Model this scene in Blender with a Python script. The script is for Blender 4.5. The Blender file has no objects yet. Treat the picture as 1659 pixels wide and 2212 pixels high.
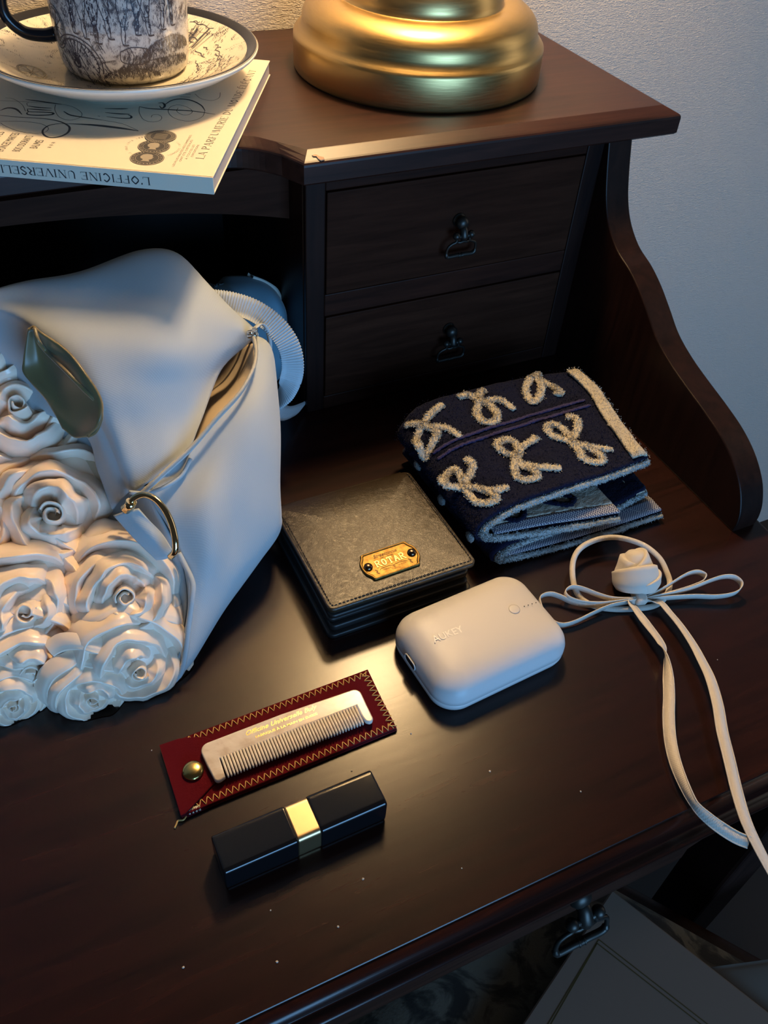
import bpy, bmesh, math, random
from mathutils import Vector, Matrix, noise
from mathutils.bvhtree import BVHTree
S = bpy.context.scene
COL = S.collection
PI = math.pi
# ---------------------------------------------------------------- camera
cam_d = bpy.data.cameras.new('camera'); cam = bpy.data.objects.new('camera', cam_d); COL.objects.link(cam)
RW = ((0.9062, -0.4189, 0.0579), (-0.2587, -0.6575, -0.7077), (0.3345, 0.6263, -0.7042))
rot = Matrix((RW[0], [-a for a in RW[1]], [-a for a in RW[2]])).transposed().to_4x4()
cam.matrix_world = Matrix.Translation((-0.19453, -0.50859, 0.43184)) @ rot
cam_d.sensor_fit = 'HORIZONTAL'; cam_d.sensor_width = 36.0; cam_d.lens = 36.0 * 1858.47 / 1659.0
cam_d.clip_start = 0.01
S.camera = cam
# ---------------------------------------------------------------- light and exposure
S.view_settings.view_transform = 'Standard'; S.view_settings.look = 'None'
S.view_settings.gamma = 1.0; S.view_settings.use_curve_mapping = False
S.view_settings.exposure = -0.12
W = bpy.data.worlds.new('room_air'); S.world = W; W.use_nodes = True
W.node_tree.nodes['Background'].inputs[0].default_value = (0.92, 0.95, 1.0, 1)
W.node_tree.nodes['Background'].inputs[1].default_value = 0.03
def area(name, loc, target, size, sizey, power, color):
    l = bpy.data.lights.new(name, 'AREA'); l.shape = 'RECTANGLE'; l.size = size; l.size_y = sizey
    l.energy = power; l.color = color
    o = bpy.data.objects.new(name, l); COL.objects.link(o); o.location = loc
    o.rotation_euler = (Vector(target) - Vector(loc)).to_track_quat('-Z', 'Y').to_euler()
    return o
area('window_daylight', (0.05, -2.3, 0.30), (-0.05, -0.1, 0.0), 1.2, 1.0, 44.0, (0.23, 0.54, 1.0))
area('wall_fill_light', (2.1, -0.45, 0.60), (0.75, 0.24, -0.10), 0.7, 1.7, 5.0, (1.0, 0.92, 0.82))  # added fill from the right that brightens the wall, no known source
BULB = (0.146, 0.124, 0.60)
bl = bpy.data.lights.new('lamp_bulb_light', 'POINT'); bl.energy = 18.0; bl.color = (1.0, 0.67, 0.33); bl.shadow_soft_size = 0.04
bo = bpy.data.objects.new('lamp_bulb_light', bl); COL.objects.link(bo); bo.location = BULB
# ---------------------------------------------------------------- materials
def mat(name, col=(.5, .5, .5), rough=.5, metal=0., spec=.5, **kw):
    m = bpy.data.materials.new(name); m.use_nodes = True
    b = m.node_tree.nodes['Principled BSDF']
    b.inputs['Base Color'].default_value = (*col, 1); b.inputs['Roughness'].default_value = rough
    b.inputs['Metallic'].default_value = metal; b.inputs['Specular IOR Level'].default_value = spec
    for k, v in kw.items():
        b.inputs[k.replace('_', ' ')].default_value = v
    return m
def nd(m, t, **kw):
    n = m.node_tree.nodes.new(t)
    for k, v in kw.items(): setattr(n, k, v)
    return n
def lk(m, a, b): m.node_tree.links.new(a, b)
def coords(m, scale=(1, 1, 1), rot=(0, 0, 0)):
    tc = nd(m, 'ShaderNodeTexCoord'); mp = nd(m, 'ShaderNodeMapping')
    mp.inputs['Scale'].default_value = scale; mp.inputs['Rotation'].default_value = rot
    lk(m, tc.outputs['Object'], mp.inputs['Vector']); return mp.outputs[0]
def noise_n(m, vec, scale, detail=3, rough=.5, dist=0):
    n = nd(m, 'ShaderNodeTexNoise'); n.inputs['Scale'].default_value = scale; n.inputs['Detail'].default_value = detail
    n.inputs['Roughness'].default_value = rough; n.inputs['Distortion'].default_value = dist
    lk(m, vec, n.inputs['Vector']); return n.outputs['Fac']
def ramp(m, fac, stops):
    r = nd(m, 'ShaderNodeValToRGB'); e = r.color_ramp.elements
    while len(e) < len(stops): e.new(.5)
    for x, (p, c) in zip(e, stops): x.position = p; x.color = (*c, 1)
    lk(m, fac, r.inputs[0]); return r.outputs[0]
def bsdf(m): return m.node_tree.nodes['Principled BSDF']
def bump(m, h, strength=.3, dist=.001, prev=None):
    b = nd(m, 'ShaderNodeBump'); b.inputs['Strength'].default_value = strength; b.inputs['Distance'].default_value = dist
    lk(m, h, b.inputs['Height'])
    if prev: lk(m, prev, b.inputs['Normal'])
    lk(m, b.outputs[0], bsdf(m).inputs['Normal']); return b.outputs[0]
def wood(name, dark, light, rough, axis='x', coat=0.0, spec=.5):
    m = mat(name, dark, rough, 0, spec)
    sc = {'x': (7, 90, 90), 'y': (90, 7, 90), 'z': (90, 90, 7)}[axis]
    v = coords(m, sc)
    f = noise_n(m, v, 1.6, 6, .62, .5)
    lk(m, ramp(m, f, [(.3, dark), (.72, light)]), bsdf(m).inputs['Base Color'])
    bump(m, f, .08, .0004)
    bsdf(m).inputs['Coat Weight'].default_value = coat; bsdf(m).inputs['Coat Roughness'].default_value = .3
    return m
M_DESK = wood('mahogany_top', (.0075, .0022, .0018), (.025, .0068, .0046), .25, spec=.36)
M_HTOP = wood('mahogany_shelf', (.015, .005, .0034), (.045, .015, .0095), .38, spec=.36)
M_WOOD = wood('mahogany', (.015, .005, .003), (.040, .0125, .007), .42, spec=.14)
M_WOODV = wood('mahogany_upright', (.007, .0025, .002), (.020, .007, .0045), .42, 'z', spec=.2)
M_DRAW = wood('drawer_veneer', (.020, .0068, .0036), (.044, .0155, .0082), .5, spec=.06)
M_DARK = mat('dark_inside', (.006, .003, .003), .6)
M_CHIP = mat('bare_wood_chip', (.50, .30, .17), .8)
def wallpaper():
    m = mat('wallpaper', (.56, .515, .46), .75, 0, .3)
    v = coords(m, (1, 1, 3.2), (0, math.radians(11), 0))
    a = noise_n(m, v, 150, 3, .6, .6); b = noise_n(m, v, 420, 2, .5)
    mx = nd(m, 'ShaderNodeMath', operation='ADD'); lk(m, a, mx.inputs[0]); lk(m, b, mx.inputs[1])
    bump(m, mx.outputs[0], .75, .0026)
    return m
M_WALL = wallpaper()
def brass():
    m = mat('brushed_brass', (.56, .38, .15), .36, 1.0)
    tc = nd(m, 'ShaderNodeTexCoord'); mp = nd(m, 'ShaderNodeMapping'); mp.inputs['Scale'].default_value = (60, 60, 900)
    mp.inputs['Rotation'].default_value = (.5, .35, 0)
    lk(m, tc.outputs['Object'], mp.inputs[0])
    f = noise_n(m, mp.outputs[0], 1.0, 3, .6)
    mr = nd(m, 'ShaderNodeMapRange'); mr.inputs[3].default_value = .27; mr.inputs[4].default_value = .46
    lk(m, f, mr.inputs[0]); lk(m, mr.outputs[0], bsdf(m).inputs['Roughness'])
    bump(m, f, .12, .0003)
    return m
M_BRASS = brass()
M_SHADE = mat('lampshade_linen', (.92, .88, .80), .9, 0, .2)
def _shade(m):
    t = nd(m, 'ShaderNodeBsdfTranslucent'); t.inputs[0].default_value = (.97, .93, .84, 1)
    x = nd(m, 'ShaderNodeMixShader'); x.inputs[0].default_value = .8
    out = m.node_tree.nodes['Material Output']
    lk(m, bsdf(m).outputs[0], x.inputs[1]); lk(m, t.outputs[0], x.inputs[2]); lk(m, x.outputs[0], out.inputs[0])
_shade(M_SHADE)
M_PAPER = mat('cover_card', (.66, .60, .485), .55, 0, .35)
def pages():
    m = mat('page_block', (.5, .46, .43), .8)
    v = coords(m, (1, 1, 1)); w = nd(m, 'ShaderNodeTexWave'); w.bands_direction = 'Z'; w.inputs['Scale'].default_value = 420
    w.inputs['Distortion'].default_value = 1.5; lk(m, v, w.inputs['Vector'])
    lk(m, ramp(m, w.outputs['Fac'], [(.2, (.34, .31, .30)), (.7, (.55, .51, .48))]), bsdf(m).inputs['Base Color'])
    return m
M_PAGES = pages()
M_INK = mat('printing_ink', (.025, .023, .025), .6)
M_INKG = mat('grey_printing_ink', (.16, .14, .12), .6)
def china(name='engraved_china', sc=(55, 260), stops=((.05, (.06, .055, .06)), (.13, (.36, .33, .28)), (.24, (.62, .57, .46)), (.6, (.67, .61, .49))), rough=.13):
    m = mat(name, (.72, .65, .50), rough, 0, .5)
    v = coords(m, (1, 1, 1))
    a = noise_n(m, v, sc[0], 6, .68, 2.4)
    w = nd(m, 'ShaderNodeTexWave'); w.inputs['Scale'].default_value = sc[1]; w.inputs['Distortion'].default_value = 30
    w.inputs['Detail'].default_value = 5; w.inputs['Detail Scale'].default_value = .22; w.inputs['Detail Roughness'].default_value = .65; lk(m, v, w.inputs['Vector'])
    s = nd(m, 'ShaderNodeMapRange'); s.inputs[1].default_value = .36; s.inputs[2].default_value = .66; lk(m, a, s.inputs[0])
    ad = nd(m, 'ShaderNodeMath', operation='MULTIPLY_ADD'); lk(m, w.outputs['Fac'], ad.inputs[0]); ad.inputs[1].default_value = .35; lk(m, s.outputs[0], ad.inputs[2])
    mu = nd(m, 'ShaderNodeMath', operation='MULTIPLY'); lk(m, ad.outputs[0], mu.inputs[0]); mu.inputs[1].default_value = .62
    lk(m, ramp(m, mu.outputs[0], stops), bsdf(m).inputs['Base Color'])
    return m
M_CHINA = china()
M_CUP = china('engraved_cup', (75, 420), ((.06, (.05, .048, .055)), (.22, (.20, .19, .19)), (.34, (.42, .41, .39)), (.7, (.52, .51, .48))), .08)
M_GLAZE = mat('cream_glaze', (.74, .70, .60), .12)
M_BLACKGLAZE = mat('black_glaze', (.010, .010, .012), .16, 0, .3)
def twill(name, col, scale=3000, rough=.7, bstr=.10, sheen=.2, rotz=.6):
    m = mat(name, col, rough, 0, .3)
    v = coords(m, (1, 1, 1), (.3, .2, rotz))
    w = nd(m, 'ShaderNodeTexWave'); w.inputs['Scale'].default_value = scale / 6.28; w.inputs['Distortion'].default_value = .3
    lk(m, v, w.inputs['Vector'])
    w2 = nd(m, 'ShaderNodeTexWave'); w2.bands_direction = 'Y'; w2.inputs['Scale'].default_value = scale / 6.28 * .8; lk(m, v, w2.inputs['Vector'])
    ad = nd(m, 'ShaderNodeMath', operation='ADD'); lk(m, w.outputs['Fac'], ad.inputs[0]); lk(m, w2.outputs['Fac'], ad.inputs[1])
    bump(m, ad.outputs[0], bstr, .0003)
    bsdf(m).inputs['Sheen Weight'].default_value = sheen
    return m
M_BAG = twill('pale_blue_twill', (.43, .48, .505))
M_LINING = twill('beige_lining', (.62, .48, .32), 2600)
M_RIB = mat('grosgrain', (.50, .55, .58), .6, 0, .3)
M_POUCH = mat('steel_blue_cloth', (.14, .27, .35), .55, 0, .3, Sheen_Weight=.3)
M_PIPE = mat('cream_piping', (.62, .62, .55), .6)
M_SATIN = mat('blush_satin', (.98, .78, .615), .28, 0, .6, Sheen_Weight=.2, Subsurface_Weight=.12, Subsurface_Radius=(1, .45, .3), Subsurface_Scale=.004)
M_LEAF = mat('olive_satin', (.155, .118, .05), .36, 0, .5, Sheen_Weight=.2)
M_GOLD = mat('pale_gold', (.80, .62, .36), .12, 1.0)
M_NICKEL = mat('nickel', (.6, .58, .55), .2, 1.0)
def leather():
    m = mat('black_leather', (.030, .020, .010), .4, 0, .72)
    v = coords(m, (1, 1, 1))
    vo = nd(m, 'ShaderNodeTexVoronoi'); vo.inputs['Scale'].default_value = 2100; lk(m, v, vo.inputs['Vector'])
    a = noise_n(m, v, 240, 6, .72, 2.2)
    b1 = bump(m, vo.outputs['Distance'], .3, .0002)
    b2 = nd(m, 'ShaderNodeBump'); b2.inputs['Strength'].default_value = .35; b2.inputs['Distance'].default_value = .0008
    lk(m, a, b2.inputs['Height']); lk(m, b1, b2.inputs['Normal']); lk(m, b2.outputs[0], bsdf(m).inputs['Normal'])
    mr = nd(m, 'ShaderNodeMapRange'); mr.inputs[3].default_value = .24; mr.inputs[4].default_value = .36; lk(m, a, mr.inputs[0])
    lk(m, mr.outputs[0], bsdf(m).inputs['Roughness'])
    return m
M_LEATHER = leather()
M_LEATHEDGE = mat('leather_edge', (.012, .010, .009), .45)
M_THREADD = mat('dark_thread', (.035, .025, .016), .7)
def plate_m():
    m = mat('aged_brass', (.66, .43, .13), .5, 1.0)
    v = coords(m); f = noise_n(m, v, 260, 4, .6)
    lk(m, ramp(m, f, [(.3, (.15, .085, .024)), (.65, (.33, .205, .06))]), bsdf(m).inputs['Base Color'])
    return m
M_PLATE = plate_m()
M_PLATE2 = mat('rubbed_brass', (.72, .48, .16), .4, 1.0)
M_PLATED = mat('dark_brass_print', (.10, .055, .02), .5, .6)
M_RIVET = mat('dark_bronze', (.16, .11, .07), .25, 1.0)
def terry(name, col, sh=.2):
    m = mat(name, col, .95, 0, .1, Sheen_Weight=sh)
    v = coords(m); f = noise_n(m, v, 900, 3, .6); g = noise_n(m, v, 300, 2)
    ad = nd(m, 'ShaderNodeMath', operation='ADD'); lk(m, f, ad.inputs[0]); lk(m, g, ad.inputs[1])
    bump(m, ad.outputs[0], .8, .0015)
    return m
M_NAVY = terry('navy_terry', (.007, .009, .030), .04)
M_CREAM = terry('cream_terry', (.62, .56, .45))
M_PALE = terry('pale_blue_terry', (.42, .46, .46))
M_VIOLET = terry('violet_stripe_terry', (.045, .040, .115), .05)
def plaid():
    m = mat('woven_hem', (.2, .2, .3), .9)
    c = nd(m, 'ShaderNodeTexChecker'); c.inputs['Scale'].default_value = 1000
    c.inputs[1].default_value = (.50, .50, .50, 1); c.inputs[2].default_value = (.03, .045, .12, 1)
    lk(m, coords(m), c.inputs['Vector']); lk(m, c.outputs[0], bsdf(m).inputs['Base Color'])
    return m
M_PLAID = plaid()
M_PB = mat('soft_white_plastic', (.62, .60, .59), .42, 0, .4)
M_PBW = mat('white_print', (.92, .89, .84), .45)
M_GREY = mat('fine_grey_line', (.30, .28, .26), .5)
M_HOLE = mat('port_black', (.01, .01, .01), .5)
M_RIBBON = twill('ivory_satin_ribbon', (.66, .60, .52), 2400, .5, .2, .2)
M_BUD = mat('ivory_cloth', (.66, .60, .52), .6, 0, .3, Sheen_Weight=.2)
M_VELVET = mat('crimson_velvet', (.085, .001, .006), .85, 0, .08, Sheen_Weight=.08)
def _velvet(m):
    v = coords(m); f = noise_n(m, v, 900, 3, .6); bump(m, f, .35, .0006)
_velvet(M_VELVET)
M_THREADG = mat('gold_thread', (.60, .38, .13), .5, .15)
M_FOIL = mat('gold_foil', (.85, .58, .16), .25, 1.0)
def horn():
    m = mat('pearl_horn', (.62, .50, .38), .2, 0, .5)
    v = coords(m, (1, 1.0, 1), (0, 0, .5)); f = noise_n(m, v, 45, 5, .6, 2.0); g = noise_n(m, coords(m, (30, 120, 30), (0, 0, .35)), 1, 4)
    mx = nd(m, 'ShaderNodeMath', operation='MULTIPLY'); lk(m, f, mx.inputs[0]); lk(m, g, mx.inputs[1])
    lk(m, ramp(m, mx.outputs[0], [(.12, (.55, .43, .32)), (.24, (.76, .67, .57)), (.42, (.90, .83, .74))]), bsdf(m).inputs['Base Color'])
    bsdf(m).inputs['Subsurface Weight'].default_value = .12; bsdf(m).inputs['Subsurface Radius'].default_value = (.003, .002, .0015)
    return m
M_HORN = horn()
M_BLACK = mat('black_lacquer', (.006, .006, .007), .09, 0, .5)
M_BAND = mat('satin_gold', (.66, .47, .25), .36, 1.0)
def antique():
    return mat('antique_bronze', (.045, .043, .038), .42, .8)
M_ANT = antique()
def floral():
    m = mat('floral_upholstery', (.1, .1, .1), .8, 0, .2, Sheen_Weight=.15)
    v = coords(m); a = noise_n(m, v, 22, 4, .55, 2.2)
    c = ramp(m, a, [(.40, (.045, .038, .032)), (.47, (.085, .072, .055)), (.55, (.19, .16, .12)), (.68, (.20, .165, .115))])
    lk(m, c, bsdf(m).inputs['Base Color']); f = noise_n(m, v, 500, 2); bump(m, f, .3, .0008)
    return m
M_FLORAL = floral()
M_LACE = mat('grey_cloth', (.15, .125, .10), .9)
M_FOLDER = mat('taupe_cover', (.19, .125, .09), .6)
M_FOLDLINE = mat('dull_gold_line', (.075, .052, .012), .5, .2)
M_FLOOR = mat('dark_carpet', (.012, .009, .007), .95)

# ---------------------------------------------------------------- helpers
def root_mat(o):
    while o.parent: o = o.parent
    return Matrix.Translation(o.location) @ o.rotation_euler.to_matrix().to_4x4()
def thing(name, label, cat, loc, rz=0, group=None):
    o = bpy.data.objects.new(name, None); COL.objects.link(o); o.location = loc; o.rotation_euler = (0, 0, rz)
    o.empty_display_size = .02
    o['label'] = label; o['category'] = cat
    if group: o['group'] = group
    return o
def mk(name, verts, faces, m, parent=None, smooth=True, local=False, label=None, kind=None):
    """one mesh object; verts in world metres unless local"""
    me = bpy.data.meshes.new(name)
    vs = [Vector(v) for v in verts]
    if parent is not None and not local:
        inv = root_mat(parent).inverted(); vs = [inv @ v for v in vs]
    me.from_pydata(vs, [], faces); me.materials.append(m)
    if smooth: me.polygons.foreach_set('use_smooth', [len(f_.vertices) <= 8 for f_ in me.polygons])
    me.validate(); me.update()
    o = bpy.data.objects.new(name, me); COL.objects.link(o)
    if parent is not None: o.parent = parent
    if label: o['label'] = label
    if kind: o['kind'] = kind
    return o
def flatten(lst):
    V = []; F = []
    for v, f in lst:
        b = len(V); V += list(v); F += [tuple(i + b for i in q) for q in f]
    return V, F
def box(x0, x1, y0, y1, z0, z1, bev=.0, seg=2):
    bm = bmesh.new(); bmesh.ops.create_cube(bm, size=1)
    for v in bm.verts: v.co = ((x0 + x1) / 2 + v.co.x * (x1 - x0), (y0 + y1) / 2 + v.co.y * (y1 - y0), (z0 + z1) / 2 + v.co.z * (z1 - z0))
    if bev: bmesh.ops.bevel(bm, geom=bm.edges[:], offset=bev, segments=seg, affect='EDGES', profile=.5)
    return bm_out(bm)
def bm_out(bm):
    bm.verts.index_update(); V = [v.co.copy() for v in bm.verts]; F = [tuple(v.index for v in f.verts) for f in bm.faces]; bm.free(); return V, F
def prism(poly, z0, z1, bev=0., seg=2, mtx=None):
    """poly (x,y) extruded z0..z1, with bevel on all edges"""
    bm = bmesh.new(); vs = [bm.verts.new((x, y, z0)) for x, y in poly]
    f = bm.faces.new(vs); r = bmesh.ops.extrude_face_region(bm, geom=[f])
    bmesh.ops.translate(bm, verts=[v for v in r['geom'] if isinstance(v, bmesh.types.BMVert)], vec=(0, 0, z1 - z0))
    bmesh.ops.recalc_face_normals(bm, faces=bm.faces[:])
    if bev:
        ed = [e for e in bm.edges if abs(e.verts[0].co.z - e.verts[1].co.z) < 1e-7]
        bmesh.ops.bevel(bm, geom=ed, offset=bev, segments=seg, affect='EDGES', profile=.5)
    V, F = bm_out(bm)
    if mtx: V = [mtx @ v for v in V]
    return V, F
def crom(P, n, closed=False):
    P = [Vector(p) for p in P]; N = len(P); out = []
    segs = N if closed else N - 1
    g = (lambda i: P[i % N]) if closed else (lambda i: P[0] * 2 - P[1] if i < 0 else (P[-1] * 2 - P[-2] if i >= N else P[i]))
    for s in range(segs):
        a, b, c, d = g(s - 1), g(s), g(s + 1), g(s + 2)
        for k in range(n):
            t = k / n
            out.append(.5 * ((2 * b) + (c - a) * t + (2 * a - 5 * b + 4 * c - d) * t * t + (3 * b - a - 3 * c + d) * t ** 3))
    if not closed: out.append(P[-1])
    return out
def tube(pts, r, n=10, closed=False, radii=None, flat=1.0, up=None):
    P = [Vector(p) for p in pts]; N = len(P); V = []; F = []
    nrm = None
    for i, p in enumerate(P):
        if closed: t = (P[(i + 1) % N] - P[i - 1])
        else: t = P[min(i + 1, N - 1)] - P[max(i - 1, 0)]
        t.normalize()
        if up is not None: nrm = (Vector(up) - t * t.dot(Vector(up))).normalized()
        elif nrm is None: nrm = t.orthogonal().normalized()
        else: nrm = (nrm - t * t.dot(nrm)).normalized()
        b = t.cross(nrm); rr = radii[i] if radii else r
        for k in range(n):
            a = 2 * PI * k / n; V.append(p + nrm * (math.cos(a) * rr * flat) + b * (math.sin(a) * rr))
    for i in range(N if closed else N - 1):
        for k in range(n):
            a = i * n + k; b2 = i * n + (k + 1) % n; j = (i + 1) % N
            F.append((a, b2, j * n + (k + 1) % n, j * n + k))
    if not closed:
        F.append(tuple(range(n - 1, -1, -1))); F.append(tuple((N - 1) * n + k for k in range(n)))
    return V, F
def strip(pts, wid, th):
    """ribbon: pts centre line, wid list of full width vectors, th thickness"""
    P = [Vector(p) for p in pts]; Wd = [Vector(w) for w in wid]; N = len(P); V = []; F = []
    for i in range(N):
        t = (P[min(i + 1, N - 1)] - P[max(i - 1, 0)]).normalized(); n = t.cross(Wd[i]).normalized() * (th / 2)
        h = Wd[i] / 2
        V += [P[i] - h + n, P[i] + h + n, P[i] + h - n, P[i] - h - n]
    for i in range(N - 1):
        for k in range(4): F.append((i * 4 + k, i * 4 + (k + 1) % 4, i * 4 + 4 + (k + 1) % 4, i * 4 + 4 + k))
    F += [(0, 1, 2, 3), tuple((N - 1) * 4 + k for k in (3, 2, 1, 0))]
    return V, F
def lathe(prof, n=64, c=(0, 0, 0), cap=True):
    V = []; F = []; N = len(prof)
    for r, z in prof:
        for k in range(n):
            a = 2 * PI * k / n; V.append(Vector((c[0] + r * math.cos(a), c[1] + r * math.sin(a), c[2] + z)))
    for i in range(N - 1):
        for k in range(n): F.append((i * n + k, i * n + (k + 1) % n, (i + 1) * n + (k + 1) % n, (i + 1) * n + k))
    if cap:
        F.append(tuple(range(n - 1, -1, -1))); F.append(tuple((N - 1) * n + k for k in range(n)))
    return V, F
def grid_pts(G, nu, nv):
    """Catmull-Rom patch through control grid G[row][col]"""
    rows = [crom(r, nu) for r in G]; out = []
    cols = [crom([r[j] for r in rows], nv) for j in range(len(rows[0]))]
    return [[cols[j][i] for j in range(len(cols))] for i in range(len(cols[0]))]
def sheet(P, th=0., wob=None):
    """P[row][col] points -> thickened sheet (front = P)"""
    R = len(P); C = len(P[0]); V = [p.copy() for r in P for p in r]; F = []
    N = []
    for i in range(R):
        for j in range(C):
            du = P[i][min(j + 1, C - 1)] - P[i][max(j - 1, 0)]; dv = P[min(i + 1, R - 1)][j] - P[max(i - 1, 0)][j]
            n = du.cross(dv); N.append(n.normalized() if n.length > 1e-12 else Vector((0, 0, 1)))
    if wob:
        V = [v + n * wob(v) for v, n in zip(V, N)]
    for i in range(R - 1):
        for j in range(C - 1): F.append((i * C + j, i * C + j + 1, (i + 1) * C + j + 1, (i + 1) * C + j))
    if th:
        b = len(V); V += [v - n * th for v, n in zip(V[:b], N)]
        F += [tuple(b + k for k in reversed(f)) for f in F[:]]
        bd = [j for j in range(C)] + [i * C + C - 1 for i in range(1, R)] + [(R - 1) * C + j for j in range(C - 2, -1, -1)] + [i * C for i in range(R - 2, 0, -1)]
        for a, c in zip(bd, bd[1:] + bd[:1]): F.append((a, a + b, c + b, c))
    return V, F
def rring(w, d, rad, n=8, sup=False):
    """rounded rectangle outline w x d centred; sup adds points beside the arcs so flat sides shade flat"""
    out = []; rad = min(rad, w / 2 - 1e-6, d / 2 - 1e-6); e = min(rad * .35, (min(w, d) / 2 - rad) * .4)
    for cx, cy, a0 in ((w / 2 - rad, d / 2 - rad, 0), (-w / 2 + rad, d / 2 - rad, PI / 2), (-w / 2 + rad, -d / 2 + rad, PI), (w / 2 - rad, -d / 2 + rad, 1.5 * PI)):
        c0, s0 = math.cos(a0), math.sin(a0)
        if sup: out.append((cx + rad * c0 + e * s0, cy + rad * s0 - e * c0))
        for k in range(n + 1):
            a = a0 + PI / 2 * k / n; out.append((cx + rad * math.cos(a), cy + rad * math.sin(a)))
        if sup: out.append((cx - rad * s0 - e * c0, cy + rad * c0 - e * s0))
    return out
def rstack(w, d, rad, prof, n=8, top=None):
    """stack of rounded rectangles, prof = (inset, z)"""
    V = []; F = []; m = None
    for ins, z in prof:
        ring = rring(w - 2 * ins, d - 2 * ins, max(rad - ins * .6, .0008), n, True); m = len(ring)
        V += [Vector((x, y, z)) for x, y in ring]
    for i in range(len(prof) - 1):
        for k in range(m): F.append((i * m + k, i * m + (k + 1) % m, (i + 1) * m + (k + 1) % m, (i + 1) * m + k))
    F.append(tuple(range(m - 1, -1, -1))); F.append(tuple((len(prof) - 1) * m + k for k in range(m)))
    return V, F
def xf(vf, mtx): return [mtx @ Vector(v) for v in vf[0]], vf[1]
def frame(o, x, y):
    x = Vector(x).normalized(); y = Vector(y); y = (y - x * x.dot(y)).normalized(); z = x.cross(y)
    m = Matrix((x, y, z)).transposed().to_4x4(); m.translation = Vector(o); return m
def text_vf(s, size, shear=0., sx=1., extr=0., align='LEFT', bold=0., spacing=1.):
    c = bpy.data.curves.new('t', 'FONT'); c.body = s; c.size = size; c.shear = shear; c.align_x = align; c.extrude = extr; c.offset = bold * size
    c.space_character = spacing; c.resolution_u = 3
    o = bpy.data.objects.new('t', c); COL.objects.link(o); bpy.context.view_layer.update()
    me = bpy.data.meshes.new_from_object(o.evaluated_get(bpy.context.evaluated_depsgraph_get()))
    V = [Vector((v.co.x * sx, v.co.y, v.co.z)) for v in me.vertices]; F = [tuple(p.vertices) for p in me.polygons]
    bpy.data.objects.remove(o); bpy.data.curves.remove(c); bpy.data.meshes.remove(me); return V, F
def fit_text(s, x0, x1, h, **k):
    """text scaled to run from x0 to x1 with cap height about h"""
    V, F = text_vf(s, h / .7, **k); lo = min(v.x for v in V); hi = max(v.x for v in V)
    for v in V: v.x = x0 + (v.x - lo) / (hi - lo) * (x1 - x0)
    return V, F
def stroke(pts, wf, fn, n=6, smooth=True):
    """flat pen stroke: 2D pts, width function of t, fn maps (u,v)->3D"""
    P = crom([(p[0], p[1], 0) for p in pts], n) if smooth and len(pts) > 2 else [Vector((p[0], p[1], 0)) for p in pts]
    V = []; F = []; N = len(P)
    for i, p in enumerate(P):
        t = P[min(i + 1, N - 1)] - P[max(i - 1, 0)]
        if t.length < 1e-9: t = Vector((1, 0, 0))
        t.normalize(); w = wf(i / (N - 1)) / 2 if callable(wf) else wf / 2
        q = Vector((-t.y, t.x, 0)) * w
        V += [Vector(fn(p.x - q.x, p.y - q.y)), Vector(fn(p.x + q.x, p.y + q.y))]
    for i in range(N - 1): F.append((2 * i, 2 * i + 2, 2 * i + 3, 2 * i + 1))
    return V, F
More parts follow.
